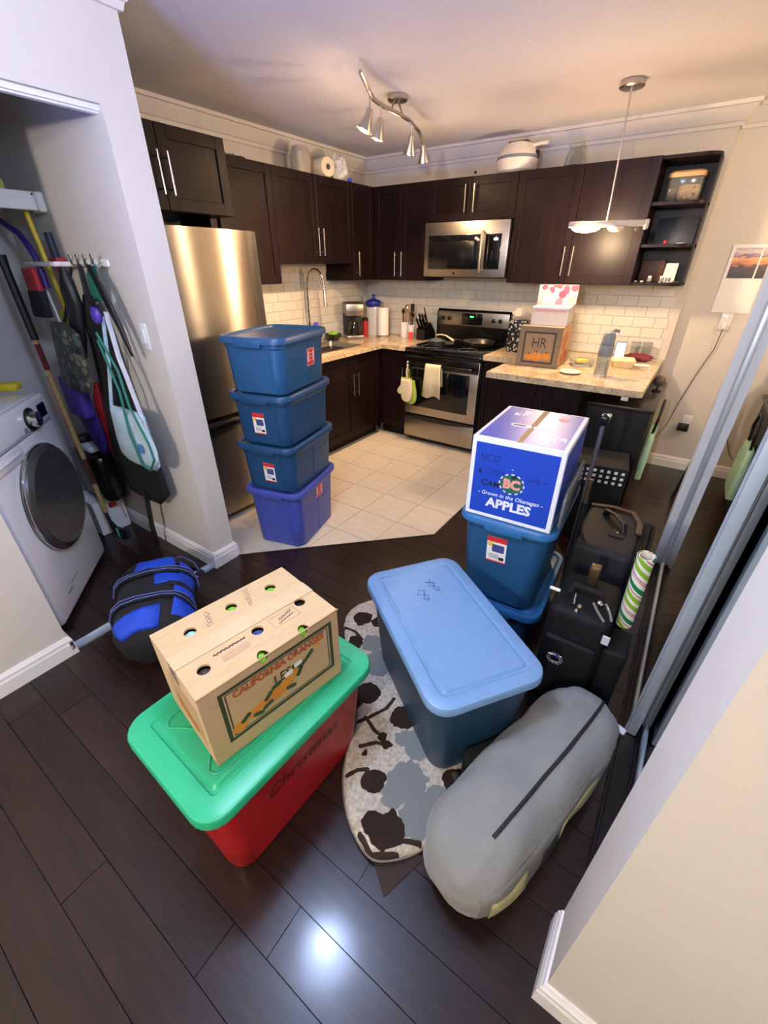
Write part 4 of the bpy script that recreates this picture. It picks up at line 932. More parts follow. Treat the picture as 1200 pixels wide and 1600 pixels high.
for i, ((x, y), dr_, lit) in enumerate(heads):
    dv = Vector(dr_).normalized(); top = Vector((x, y, ZBAR-.012)); piv = top+Vector((0, 0, -.055))
    h = obj('spot_head', MB().lathe([(0, -.01), (.018, -.008), (.021, .0), (.022, .03), (.045, .085), (.0445, .088), (.041, .085), (.018, .03), (0, .028)], 20, Matrix.Translation(piv) @ dv.to_track_quat('Z', 'Y').to_matrix().to_4x4()), 'nickel', t)
    obj('drop_rod', MB().tube([tuple(top), tuple(piv)], .005, 8), 'nickel', h)
    obj('bulb', MB().ball(tuple(piv+dv*.068), .026, 12), 'lampglow2', h)
    P = piv+dv*.10+Vector((1.24, -1.33, ZC))
    aim = [(.0, -1.05, .95), (.35, -1.9, .9), (1.2, -1.4, 0), (1.3, -.3, .95)][i]
    point('track_spot_light', tuple(P), P_TRACK*[6.5, 4, 4, 3.5][i], C_WARM, .03, spot=95, aim=aim, blend=.9)
    point('track_spill_light', tuple(piv+Vector((1.24, -1.33, ZC))+dv*.13), P_TRACK*.22, C_WARM, .04)

# ================================================================== TOTES AND BOXES
def tote_body(w, d, h, taper, r=.06, th=.006):
    def rg(kw, z, rr): return [(x, y, z) for x, y in rrect(kw*w, d-(1-kw)*w, rr, 6)]
    k = lambda z: taper+(.945-taper)*z/h
    zs = [0, .006, h*.35, h*.7, h-.05]
    rings = [rg(k(0)-.03, 0, r*.8)]+[rg(k(z), z, r) for z in zs[1:]]
    rings += [rg(k(h-.05)+.004, h-.05, r), rg(.965, h-.042, r), rg(.965, h-.012, r), rg(1.0, h-.010, r*1.1), rg(1.0, h, r*1.1), rg(.945, h, r)]
    rings += [rg(.92, h-.02, r), rg(taper-.03, .012, r*.8)]
    b = MB(); b.loft(rings); return b
def tote_lid(w, d, z, r=.065, lip=.03, style='recess', panel=.74):
    def rg(s, zz, rr=r, wst=0.):
        P = rrect(w-s*2, d-s*2, max(rr-s, .012), 6)
        if wst: P = [(x, y-math.copysign(wst*max(0, 1-(x/(w*.28))**2), y)) if abs(y) > d*.25 and abs(x) < w*.28 else (x, y) for x, y in P]
        return [(x, y, z+zz) for x, y in P]
    if style == 'recess': rings = [rg(.004, -lip), rg(-.004, -lip), rg(-.004, -.006), rg(0, 0), rg(.012, .002), rg(.024, -.003), rg(.03, -.012), rg(.06, -.014), rg(.065, -.010), rg(.12, -.010)]
    else:
        e = (1-panel)*w/2
        rings = [rg(.004, -lip), rg(-.004, -lip), rg(-.004, -.010), rg(.0, -.003), rg(.008, .0), rg(e-.008, .001), rg(e-.004, -.0035), rg(e+.004, -.0035), rg(e+.010, .004), rg(e+.018, .0048), rg(e+.07, .005)]
    b = MB(); b.loft(rings); return b
def handle_lug(w, z, y, sgn):
    b = MB(); b.rbox(-w/2, w/2, y-.012 if sgn < 0 else y-.004, y+.004 if sgn < 0 else y+.012, z-.038, z+.006, .006, 2); return b
def tote(name, label, loc, rz, w, d, h, mat, lid=None, lidstyle='recess', lidmat=None, taper=.84, group=None, panel=.74, lugs=True, lo=.012):
    t = thing(name, label, 'storage bin', loc, rz, group)
    bd = obj('body', tote_body(w, d, h, taper), mat, t)
    if lugs:
        for s in (-1, 1): obj('handle', handle_lug(w*.42, h-.004, s*d/2, s), lidmat or mat, t)
    if lid: obj('lid', tote_lid(w+lo, d+lo, h+.008, style=lidstyle, panel=panel), lidmat or mat, t)
    return t
def product_label(t, o, right, upv, w=.075, h=.12):
    a = decal('product_label', w, h, 'paper', t, o, right, upv, label='white and red product label')
    r = Vector(right).normalized(); u = Vector(upv).normalized(); n = r.cross(u); O = Vector(o)+n*.0007
    decal('red_band', w, h*.2, 'stickred', a, O+u*h*.40, right, upv); decal('red_foot', w, h*.05, 'stickred', a, O-u*h*.475, right, upv)
    decal('picture', w*.62, h*.30, 'stickblue', a, O+u*h*.06+r*w*.08, right, upv, r=.006); decal('corner', w*.3, h*.16, 'stickyellow', a, O+u*h*.2-r*w*.3, right, upv)
    decal('fine_print', w*.5, h*.2, 'stickgrey', a, O-u*h*.27-r*w*.12, right, upv); decal('barcode', w*.26, h*.12, 'ink', a, O-u*h*.33+r*w*.28, right, upv)
def warn_label(t, o, right, upv, w=.085, h=.09):
    a = decal('warning_label', w, h, 'stickpink', t, o, right, upv, label='red warning sticker')
    r = Vector(right).normalized(); u = Vector(upv).normalized(); n = r.cross(u); O = Vector(o)+n*.0007
    decal('red_field', w*.86, h*.86, 'stickred', a, O, right, upv)
    for k in (-.32, .32): decal('white_mark', w*.12, h*.62, 'apple_white', a, O+r*w*k+n*.0007+u*h*.03, right, upv)
    for k in (.22, .02, -.2): decal('text_line', w*.34, h*.07, 'stickpink', a, O+u*h*k+n*.0007, right, upv)
SR = rad(14.5); SC = (1.222, -2.492)
def face_dir(taper_slope): return (0, taper_slope, 1)
SWD, SD = .375, .515
def stack_bin(label, z, h, mat, rz, dx=0, dy=0, taper=.84, labels=(), lid=True):
    t = tote('storage_bin', label, (SC[0]+dx, SC[1]+dy, z), rz, SWD, SD, h, mat, lid=lid, taper=taper, group='blue bins stacked on the kitchen tiles')
    kb = lambda zz: (taper+(.945-taper)*zz/h)
    for kind, u, zz in labels:
        if kind == 'p': # short end facing the hall
            y = -(SD-(1-kb(zz))*SWD)/2; sl = (.945-taper)*SWD/2/h
            product_label(t, (u, y-.0012, zz), (1, 0, 0), (0, -sl, 1))
        else:
            x = kb(zz)*SWD/2; sl = (.945-taper)*SWD/2/h
            warn_label(t, (x+.0012, u, zz), (0, 1, 0), (sl, 0, 1))
    # moulded rib on the two visible sides
    sl = (.945-taper)*SWD/2/h
    y0 = -(SD-(1-kb(.02))*SWD)/2; y1 = -(SD-(1-kb(h-.06))*SWD)/2
    for x in (-.105, .105): obj('moulded_rib', MB().tube([(x, y0+.001, .02), (x, y1+.001, h-.06)], .005, 6), mat, t)
    x0 = kb(.02)*SWD/2; x1 = kb(h-.06)*SWD/2
    obj('moulded_rib', MB().tube([(x0-.001, 0, .02), (x1-.001, 0, h-.06)], .005, 6), mat, t)
    obj('moulded_rib', MB().tube([(kb(h*.62)*SWD/2+.0003, -.17, h*.62), (kb(h*.62)*SWD/2+.0003, .17, h*.62)], .003, 6), mat, t)
    return t
stack_bin('violet-blue storage bin at the bottom of the kitchen stack', .002, .385, 'bin_violet', rad(15.5), labels=[('w', .02, .30)], taper=.86)
stack_bin('navy storage bin second from the bottom of the kitchen stack', .397, .275, 'bin_navy', rad(13), .0, 0, labels=[('p', .015, .115)], taper=.88)
stack_bin('navy storage bin third from the bottom of the kitchen stack', .682, .275, 'bin_navy', rad(13.5), -.003, .004, labels=[('p', -.01, .12)], taper=.88)
stack_bin('blue lidded storage bin on top of the kitchen stack', .967, .275, 'bin_blue', rad(14.5), -.004, .004, labels=[('w', .06, .15)], taper=.88)

# --- red bin with green lid, citrus carton on it
t = tote('storage_bin', 'red storage bin with a bright green lid under the citrus carton', (2.321, -3.721, .001), rad(-3), .405, .612, .425, 'bin_red', lid=True, lidstyle='panel', lidmat='lid_green', taper=.80, panel=.70, lugs=False, lo=.02)
M('darkwine', (70, 10, 14), .5)
slp = (.945-.80)*.405/2/.425; xx = (.80+.145*.27/.425)*.405/2
text('Christmas', .07, 'darkwine', t, (xx+.002, .0, .27), (0, 1, 0), (slp, 0, 1), 'marker_writing', shear=.25, bold=-.0006)
dog = MB(); pts = []
zl = .425+.0085+.0052
for sx, sy, a0 in ((1, 1, 0), (-1, 1, 90), (-1, -1, 180), (1, -1, 270)):
    for i in range(7):
        a = rad(a0+15*i); pts.append((sx*.095+.03*math.cos(a), sy*.20+.03*math.sin(a), zl))
    if sy*sx > 0 and sy > 0 or (sx < 0 and sy < 0):
        s2 = sy
        for i in range(1, 8):
            u = i/8; pts.append(((.095-.19*u)*sx, s2*(.23-.05*math.sin(PI*u)), zl))
dog.tube(pts, .0032, 6, True); obj('lid_ridge', dog, 'lid_green', t)
ob = thing('citrus_carton', 'brown cardboard citrus carton printed with oranges on the green lid', 'box', (2.317, -3.707, .4455), rad(80))
W, D, H = .414, .278, .264
out = MB().box(-W/2, W/2, -D/2, D/2, 0, H).mesh('o', 0)
holes = [(-.125, .075), (.0, .085), (.125, .078), (-.155, -.07), (.005, -.05), (.15, -.04)]
cut = [MB().box(-W/2+.006, W/2-.006, -D/2+.006, D/2-.006, .006, H-.006)]+[MB().lathe([(.0165, H-.03), (.0165, H+.03)], 18, c=(x, y, 0)) for x, y in holes]
cut += [MB().lathe([(.016, -.03), (.016, .03)], 18, Matrix.Translation((x, -D/2+.004, H-.004)) @ Matrix.Rotation(rad(45), 4, 'X')) for x in (-.03, .095)]
me = boolean_cut(out, cut); me.name = 'carton'
obj('carton', me, 'cardboard', ob, smooth=0)
for i, (x, y) in enumerate(holes+[(-.03, -.115), (.095, -.115)]):
    m_ = ['mintplastic', 'lime', 'lime', 'suitbrown', 'stickblue', 'black', 'lime', 'lime'][i]
    obj('contents', MB().ball((x, y, H-.034 if i < 6 else H-.028), .026 if i < 6 else .0195, 12), m_, ob)
b = MB(); b.rbox(-W/2-.004, W/2+.004, -.001, .001, H-.0005, H+.0012, .0005, 1); obj('flap_seam', b, 'cardboard2', ob)
decal('packing_tape', W+.002, .052, 'tape', ob, (0, .0, H+.0013), (1, 0, 0), (0, 1, 0)); decal('tape_end', .052, .06, 'tape', ob, (-W/2, 0, H-.03), (0, -1, 0), (0, 0, 1))
b = MB(); b.box(-W/2-.002, W/2+.003, -D/2-.003, -D/2+.0005, H-.003, H+.001); obj('flap_edge', b, 'cardboard2', ob)
F = (1, 0, 0); U = (0, 0, 1); yf = -D/2
frame_decal('printed_border', .345, .185, .010, 'inkgreen', ob, (.01, yf-.0, .142), F, U); frame_decal('printed_border', .315, .158, .003, 'inkgreen', ob, (.01, yf, .142), F, U)
text('CALIFORNIA ORANGES', .031, 'inkorange', ob, (.012, yf-.0002, .203), F, U, bold=.0011, sx=.86)
text('LES', .048, 'inkgreen', ob, (.01, yf-.0002, .155), F, U, sx=.8)
for x, z, r in ((-.128, .082, .019), (-.085, .095, .017), (-.06, .106, .015), (-.018, .108, .024), (.012, .112, .022), (.034, .132, .017), (.05, .142, .014), (.128, .185, .009)):
    obj('printed_orange', MB().lathe([(0, 0), (r, 0), (r, .0006), (0, .0008)], 16, Matrix.Translation((x, yf, z)) @ Matrix.Rotation(PI/2, 4, 'X') @ Matrix.Scale(1.15, 4, (1, 0, 0))), 'orange', ob)
for x, z, a in ((-.11, .10, .6), (-.075, .082, -.4), (-.04, .12, .8), (-.012, .138, .2), (.03, .095, -.3), (.062, .13, 1.0), (.075, .15, .5), (.055, .158, -.5), (.10, .168, .7), (-.045, .09, .3)):
    decal('printed_leaf', .034, .014, 'leaf', ob, (x, yf-.0007, z), (math.cos(a), 0, math.sin(a)), (-math.sin(a), 0, math.cos(a)), r=.0065)
for x, z in ((.028, .150), (.06, .163)): decal('price_sticker', .026, .016, 'paper', ob, (x, yf-.0012, z), (1, 0, .12), (-.12, 0, 1), r=.003)
M('pencil', (150, 126, 98), .8)
# marks on the top flaps
scribble('faded_print', ob, (-.075, -.048, H), F, (0, 1, 0), .088, .006, 'picframe', 5, 34, .0022); decal('pale_patch', .075, .022, 'tan', ob, (-.07, -.074, H), F, (0, 1, 0))
frame_decal('stamp_box', .082, .042, .0015, 'tan', ob, (.085, -.058, H), F, (0, 1, 0)); scribble('stamp_mark', ob, (.09, -.052, H), (1, .25, 0), (-.25, 1, 0), .045, .010, 'suitbrown', 3); scribble('stamp_mark', ob, (.085, -.066, H), (1, .2, 0), (-.2, 1, 0), .05, .006, 'picframe', 4)
scribble('pencil_writing', ob, (-.068, .085, H), (.3, 1, 0), (-1, .3, 0), .06, .022, 'pencil', 6); scribble('pencil_writing', ob, (.055, .088, H), (.3, 1, 0), (-1, .3, 0), .08, .022, 'pencil', 7, 34)
# printed end panel
decal('end_print', .17, .15, 'cardboard2', ob, (-W/2, -.02, .12), (0, -1, 0), U); 
for y, z, r in ((.03, .10, .02), (-.01, .085, .022), (-.05, .075, .02)): obj('printed_orange', MB().lathe([(0, 0), (r, 0), (0, .0008)], 14, Matrix.Translation((-W/2-.0008, y, z)) @ Matrix.Rotation(-PI/2, 4, 'Y')), 'inkorange', ob)

# --- light blue lidded bin on the rug
t = tote('storage_bin', 'dark blue storage bin with a pale blue lid standing on the rug', (2.66, -3.15, .052), rad(54.4), .385, .65, .405, 'bin_dark', lid=True, lidstyle='panel', lidmat='lid_blue', taper=.80, panel=.76, lugs=False, lo=.014)
M('fadedblue', (66, 92, 140), .6)
zt = .405+.0135
scribble('marker_writing', t, (.035, .17, zt), (-.35, 1, 0), (-1, -.35, 0), .07, .035, 'fadedblue', 8, 16, .0014); scribble('marker_writing', t, (-.02, .13, zt), (-.35, 1, 0), (-1, -.35, 0), .055, .045, 'fadedblue', 9, 12, .0016)
# --- right pile: low bin, tall bin, blue apple carton
tote('storage_bin', 'low blue bin on the floor under the labelled tall bin', (2.685, -2.42, .001), rad(3), .39, .58, .205, 'bin_navy', lid=True, lidmat='lid_mid', taper=.86)
t = tote('storage_bin', 'blue storage bin with product label under the apple carton', (2.675, -2.425, .217), rad(3), .385, .575, .425, 'bin_blue', lid=True, lidmat='lid_mid', taper=.83)
kk = (.83+.115*.30/.425); product_label(t, (-.02, -(.575-(1-kk)*.385)/2-.0014, .285), (1, 0, .03), (-.03, -.05, 1), .085, .13)
ap = thing('apple_carton', 'blue and white cardboard apple carton on the labelled bin', 'box', (2.676, -2.478, .6525), rad(3.2))
W, D, H = .350, .455, .342
obj('carton', MB().rbox(-W/2, W/2, -D/2, D/2, 0, H, .003, 1), 'apple_white', ap)
decal('front_panel', W-.036, H-.040, 'apple_blue', ap, (0, -D/2, H/2-.002), F, U)
decal('side_panel', D-.03, H-.04, 'apple_blue', ap, (W/2, 0, H/2), (0, 1, 0), U); decal('side_panel', D-.03, H-.04, 'apple_blue', ap, (-W/2, 0, H/2), (0, -1, 0), U)
for s in (-1, 1): decal('top_panel', W/2-.03, D-.024, 'apple_top', ap, (s*(W/4-.002), 0, H), F, (0, 1, 0))
decal('top_tape', .022, D-.01, 'cardboard2', ap, (0, 0, H+.0003), F, (0, 1, 0), th=.0009)
for s in (-1, 1):
    b = MB(); b.poly(rrect(.085, .034, .016, 5, cx=s*.045, cy=-.03), H+.0004, H+.0016); obj('hand_hole_print', b, 'apple_white', ap)
    b = MB(); b.poly(rrect(.055, .014, .006, 5, cx=s*.052, cy=-.03), H+.0016, H+.0020); obj('hand_hole', b, 'ink' if s < 0 else 'apple_top', ap)
text('BC', .034, 'apple_white', ap, (-.10, .12, H+.0004), (0, 1, 0), (-1, 0, 0), bold=.001); text('TREE', .034, 'apple_white', ap, (-.065, .14, H+.0004), (0, 1, 0), (-1, 0, 0), bold=.001)
text('BC', .034, 'apple_white', ap, (.135, -.12, H+.0004), (0, -1, 0), (1, 0, 0), bold=.001); text('TREE', .034, 'apple_white', ap, (.10, -.13, H+.0004), (0, -1, 0), (1, 0, 0), bold=.001)
obj('top_emblem', MB().lathe([(0, 0), (.022, 0), (.022, .0012), (0, .0013)], 18, c=(.09, .13, H+.0004)), 'stickpink', ap)
yf = -D/2-.0008
text('- Grown in the Okanagan -', .0235, 'apple_white', ap, (.0, yf, .112), F, U, shear=.22, bold=.0002); text('APPLES', .054, 'apple_white', ap, (0, yf, .072), F, U, bold=.0022, sx=1.05)
e = obj('emblem', MB().lathe([(0, 0), (.040, 0), (.040, .0010), (0, .0011)], 24, Matrix.Translation((0, yf, .172)) @ Matrix.Rotation(PI/2, 4, 'X') @ Matrix.Scale(1.1, 4, (1, 0, 0))), M('emblemgreen', (28, 92, 72), .5), ap)
for k in range(12): 
    a = rad(30*k); decal('emblem_dot', .012, .005, 'apple_white', e, (.043*1.1*math.cos(a), yf-.0006, .172+.041*math.sin(a)), (-math.sin(a), 0, math.cos(a)), (-math.cos(a), 0, -math.sin(a)))
text('BC', .052, M('emblempink', (226, 150, 140), .5), e, (0, yf-.0012, .170), F, U, bold=.003); decal('emblem_leaf', .022, .012, 'ink', e, (.006, yf-.0012, .203), (1, 0, .4), (-.4, 0, 1), r=.005)
text('-', .03, 'apple_white', ap, (-.005, yf, .235), F, U)
text('NCO', .042, 'ink', ap, (-.098, yf, .262), F, U, 'marker_writing', shear=.2, bold=-.0009, sx=.85); text('K COLM', .036, 'ink', ap, (-.085, yf, .205), F, U, 'marker_writing', shear=.2, bold=-.0009, sx=.8)
text('SHR +', .032, 'ink', ap, (.088, yf, .205), F, U, 'marker_writing', shear=.2, bold=-.0009); text('CAM', .036, 'ink', ap, (-.085, yf, .155), F, U, 'marker_writing', shear=.2, bold=.0004)
# clear lid standing between carton and luggage
t = thing('acrylic_panel', 'clear plastic panel standing on edge beside the apple carton', 'panel', (2.868, -2.47, .655), rad(3))
obj('pane', MB().loft([[(x, a, b) for a, b in rrect(.40*k, .17*k, .05, 5, cy=.085)] for x, k in ((0, .97), (.004, 1), (.010, 1), (.014, .95))]), 'clearplastic', t); obj('lip', MB().tube([(.007, a, b) for a, b in rrect(.40, .17, .05, 5, cy=.085)], .006, 6, True), 'clearplastic', t)

# --- rug under the pale-lidded bin
rg = [(2.02, -2.98), (2.22, -3.20), (2.46, -3.40), (2.51, -3.58), (2.62, -3.70), (2.745, -3.755), (2.80, -3.73), (2.87, -3.655), (2.96, -3.48), (2.985, -3.30), (2.93, -3.02), (2.62, -2.76), (2.36, -2.72), (2.14, -2.78)]
def smoothpoly(P, it=2):
    for _ in range(it):
        Q = []
        for i in range(len(P)):
            a, b = P[i], P[(i+1) % len(P)]; Q += [(a[0]*.75+b[0]*.25, a[1]*.75+b[1]*.25), (a[0]*.25+b[0]*.75, a[1]*.25+b[1]*.75)]
        P = Q
    return P
S = smoothpoly(rg, 2); cx = sum(p[0] for p in S)/len(S); cy = sum(p[1] for p in S)/len(S)
def rr_(k, z, amp=0): return [((p[0]-cx)*k, (p[1]-cy)*k, z+amp*math.sin(i*.9)) for i, p in enumerate(S)]
rug_mat(cx, cy)
t = thing('floral_rug', 'folded beige rug with brown and grey flowers under the pale-lidded bin', 'rug', (cx, cy, 0))
bb = MB(); bb.loft([rr_(.985, .002), rr_(1.0, .008, .002), rr_(1.005, .022, .003), rr_(.99, .040, .004), rr_(.965, .048, .003), rr_(.9, .050), rr_(.6, .0505), rr_(.2, .051)])
obj('pile', bb, 'rug', t, smooth=60)
b = MB(); b.poly([(2.70-cx, -3.70-cy), (2.838-cx, -3.795-cy), (2.885-cx, -3.66-cy), (2.80-cx, -3.60-cy)], .0008, .004); obj('backing_corner', b, M('rugback', (52, 38, 34), .9), t)
obj('fold_seam', MB().tube([((p[0]-cx)*1.004, (p[1]-cy)*1.004, .024) for p in S[8:26]], .004, 6), 'canvas2', t)

# --- grey canvas roll bag
def bag_surface(L, hw, hh, wr=1., seed=1):
    rnd = random.Random(seed); ph = [rnd.uniform(0, 6) for _ in range(6)]
    def S_(u, v, off=0.):
        e = min(1, (1-abs(2*u-1)**5.)**.42 if abs(2*u-1) < 1 else 0); e = max(e, .05)
        a = 2*PI*v; c, s_ = math.cos(a), math.sin(a)
        x = math.copysign(abs(c)**.72, c); z = math.copysign(abs(s_)**.8, s_)
        w_ = 1+.03*math.sin(6*u+ph[0]+2*a)+.022*math.sin(19*u+ph[1]-3*a)+.015*math.sin(31*u+5*a+ph[2])
        w_ += wr*(.030*math.sin(5*a+11*u+ph[3])+.024*math.sin(8*a-23*u+ph[4]))*(abs(2*u-1)**2)
        X = x*(hw+off)*e*w_; Z = z*(hh+off)*e*w_
        if Z < -hh*.86: Z = -hh*.86
        return (X, (u-.5)*L, hh*.86+Z+.001)
    return S_
def surf_mesh(S_, u0, u1, v0, v1, nu, nv, off=0., closed=False, caps=False):
    b = MB(); rings = [[S_(u0+(u1-u0)*i/nu, v0+(v1-v0)*j/nv, off) for j in range(nv if closed else nv+1)] for i in range(nu+1)]
    b.loft(rings, cap0=caps, cap1=caps, closed=closed); return b
def patch(name, S_, u0, u1, v0, v1, nu, nv, off, mat, parent, th=.004):
    o = obj(name, surf_mesh(S_, u0, u1, v0, v1, nu, nv, off), mat, parent, smooth=60); md = o.modifiers.new('solid', 'SOLIDIFY'); md.thickness = th; md.offset = 0; return o
S1 = bag_surface(.82, .140, .158, seed=4)
t = thing('canvas_bag', 'grey canvas roll bag with a black zip lying on the floor', 'bag', (3.080, -3.335, .001), rad(-15.5))
obj('shell', surf_mesh(S1, .0, 1., 0, 1, 54, 64, closed=True, caps=True), 'canvas', t, smooth=60)
patch('zip', S1, .17, .985, .206, .217, 20, 2, .002, 'zipper', t)
patch('side_panel', S1, .05, .95, -.08, .07, 18, 4, .0015, 'canvas2', t)
for u0, u1, m_ in ((.08, .24, 'yellowprint'), (.32, .40, 'zipper'), (.44, .70, 'yellowprint'), (.74, .78, 'zipper'), (.86, .93, 'yellowprint')): patch('printed_patch', S1, u0, u1, -.045, .03, 6, 3, .004, m_, t)
obj('buckle', MB().rbox(-.02, .02, -.012, .012, -.006, .006, .004, 2, Matrix.Translation(S1(.93, .06, .006))), 'stickgrey', t)

# --- dark wheeled case part between bin and bag
t = thing('wheeled_base', 'black wheeled bag base peeking between the pale-lidded bin and grey bag', 'bag', (2.925, -3.34, .002), rad(-35))
obj('shell', MB().rbox(-.02, .025, -.07, .11, .0, .19, .018, 3), 'blackcloth', t)
obj('wheel', MB().lathe([(0, -.012), (.026, -.012), (.03, -.006), (.03, .006), (.026, .012), (0, .012)], 18, Matrix.Translation((.0, -.085, .04)) @ Matrix.Rotation(PI/2, 4, 'X')), M('wheelgrey', (70, 66, 60), .6), t)

# --- suitcases
t = thing('suitcase', 'black upright suitcase with metal handle brackets in front of the mirror', 'suitcase', (3.05, -2.75, 0))
obj('shell', MB().rbox(-.10, .112, -.135, .13, .012, .485, .03, 3), 'suitblack', t)
obj('front_pocket', MB().rbox(-.085, .095, -.155, -.13, .04, .36, .02, 3), 'suitblack', t)
obj('side_pocket', MB().rbox(.108, .19, -.13, .02, .012, .375, .02, 3), 'suitblack', t)
hb = MB(); hb.tube([(-.05, -.02, .48), (-.045, -.02, .52), (.05, -.02, .52), (.055, -.02, .48)], .012, 8); obj('carry_handle', hb, 'blackcloth', t)
obj('post_stub', MB().rbox(-.016, .022, .05, .085, .48, .575, .006, 2), M('bronze', (132, 112, 84), .35, .9), t, 'bronze telescopic post stub')
b = MB(); b.tube([(.03, -.06, .487), (.035, -.075, .51), (.06, -.10, .495), (.085, -.125, .485)], .005, 6); b.tube([(.05, -.055, .487), (.075, -.06, .512), (.095, -.09, .50), (.105, -.11, .487)], .005, 6); b.ball((.052, -.05, .50), .012, 10)
obj('metal_bracket', b, 'chrome', t); b = MB(); b.tube([(-.035, -.05, .487), (-.03, -.06, .51), (-.025, -.09, .487)], .005, 6); b.ball((-.005, -.09, .486), .010, 8); b.ball((-.01, -.115, .482), .009, 8); obj('metal_bracket', b, 'chrome', t)
b = MB()
for k in range(9):
    a = k*.7; b.tube([(.03*math.cos(a)-.03, -.157, .26+.03*math.sin(a)), (.03*math.cos(a+1.9)-.03, -.158, .26+.03*math.sin(a+1.9))], .0022, 5)
obj('emblem', b, M('emblemgold', (176, 160, 170), .3, .8), t, 'small gold and violet emblem'); obj('emblem_stone', MB().ball((-.025, -.158, .275), .007, 8), 'purple', t)
for x in (-.07, .08): obj('wheel', MB().lathe([(0, -.01), (.02, -.01), (.022, 0), (.02, .01), (0, .01)], 14, Matrix.Translation((x, -.09, .022)) @ Matrix.Rotation(PI/2, 4, 'Y')), 'black', t)
obj('zip_pull', MB().rbox(.095, .12, -.14, -.132, .40, .44, .003, 1), 'stickgrey', t); obj('name_tag', MB().rbox(-.125, -.085, -.04, -.028, .475, .487, .003, 1), 'paper', t)
t = thing('suitcase', 'charcoal upright suitcase with telescopic grip behind the black one', 'suitcase', (3.05, -2.225, 0))
obj('shell', MB().rbox(-.135, .115, -.215, .215, .015, .50, .03, 3), 'suitgrey', t)
b = MB()
for x in (.118, .14, .16): b.tube([(x, -.19, .06), (x, -.2, .45), (x, -.15, .488), (x, .15, .488), (x, .2, .45), (x, .19, .06)], .006, 6)
b.rbox(.11, .155, -.195, .195, .02, .485, .015, 2); obj('ribbed_side', b, 'suitblack', t)
hb = MB(); hb.tube([(-.05, .12, .50), (-.045, .10, .535), (.0, .05, .545), (.04, .0, .535), (.05, -.02, .50)], .013, 8, flat=(.7, 1.3)); obj('carry_handle', hb, 'black', t)
obj('handle_mount', MB().rbox(-.005, .055, -.075, -.01, .498, .508, .003, 1), 'black', t); obj('rivet', MB().ball((.025, -.045, .508), .006, 8), 'chrome', t)
obj('leather_band', MB().tube([(-.13, .19, .502), (-.03, .2, .512), (.06, .19, .512), (.10, .10, .508), (.105, .0, .506)], .010, 6, flat=(.5, 1.4)), 'suitbrown', t)
obj('handle_post', MB().tube([(-.153, -.02, .30), (-.153, -.02, .98)], .0095, 10), M('postgrey', (112, 112, 124), .35, .6), t)
obj('handle_sleeve', MB().tube([(-.128, -.17, .30), (-.125, -.175, .68)], .013, 10), 'black', t); obj('bronze_post', MB().tube([(-.125, -.175, .68), (-.125, -.175, .79)], .0095, 10), 'bronze', t)
obj('grip', MB().rbox(-.172, -.134, -.045, .01, .975, 1.02, .012, 3), 'blackgloss', t); obj('grip_button', MB().rbox(-.148, -.130, -.03, .0, 1.0, 1.023, .006, 2), 'chrome', t)
for x in (-.10, .08): obj('wheel', MB().lathe([(0, -.01), (.022, -.01), (.024, 0), (.022, .01), (0, .01)], 14, Matrix.Translation((x, -.18, .024)) @ Matrix.Rotation(PI/2, 4, 'Y')), 'black', t)
# --- wrapping paper roll
t = thing('gift_wrap_roll', 'roll of green, red and white striped gift wrap beside the suitcase', 'gift wrap', (3.20, -2.70, .376))
t.rotation_euler = (rad(8), rad(-2.0), 0)
obj('paper', MB().lathe([(.024, 0), (.028, 0), (.028, .345), (.0265, .345), (.0255, .01)], 28), 'wrap', t); obj('core', MB().lathe([(.0235, .005), (.0235, .343), (.020, .343), (.020, .005)], 20), 'offwhite', t)

# --- blue sports bag
S2 = bag_surface(.55, .17, .15, seed=9)
t = thing('sports_bag', 'blue and black sports bag lying across the closet track', 'bag', (1.36, -3.56, .015), rad(58))
obj('shell', surf_mesh(S2, 0, 1, 0, 1, 28, 30, closed=True, caps=True), 'sportblack', t, smooth=60)
patch('blue_panel', S2, .10, .46, .0, .17, 9, 6, .003, 'sportblue', t); patch('blue_panel', S2, .44, .60, .02, .24, 9, 6, .004, 'sportblue', t); patch('blue_panel', S2, .60, .80, .04, .14, 9, 6, .004, 'sportblue', t); patch('blue_panel', S2, .04, .18, .22, .42, 6, 6, .003, 'sportblue', t); patch('blue_panel', S2, .70, .93, .16, .30, 6, 6, .004, 'sportblue', t)
patch('flap_seam', S2, .40, .44, -.02, .2, 4, 8, .007, 'sportblack', t)
def strap(pts, r=.012, mat='sportblack', nm='strap', par=t): return obj(nm, MB().tube(pts, r, 6, flat=(.35, 1.3)), mat, par)
strap([S2(.28, .02+.05*i, .006+.008*math.sin(PI*i/9)) for i in range(10)], .016); strap([S2(.62+.02*math.sin(i), .0+.05*i, .008+.014*math.sin(PI*i/9)) for i in range(10)], .016)
for du in (-.018, .018):
    obj('piping', MB().tube([S2(.28+du, .02+.05*i, .012+.008*math.sin(PI*i/9)) for i in range(10)], .002, 5), 'piping', t); obj('piping', MB().tube([S2(.62+du+.02*math.sin(i), .0+.05*i, .014+.014*math.sin(PI*i/9)) for i in range(10)], .002, 5), 'piping', t)
strap([S2(.05, .1, .01), S2(.0, .05, .05), S2(.08, .0, .05), S2(.18, -.02, .02)], .014); strap([S2(.9, .1, .01), S2(.98, .05, .06), S2(.86, .0, .06), S2(.75, .02, .02)], .014)
obj('piping', MB().tube([S2(.86, .15, .012), S2(.95, .10, .05), S2(.9, .04, .055), S2(.8, .02, .03)], .002, 5), 'piping', t)
obj('logo', MB().ball(S2(.30, .09, .006), .014, 8, (1, 1, .3)), 'sportblack', t)

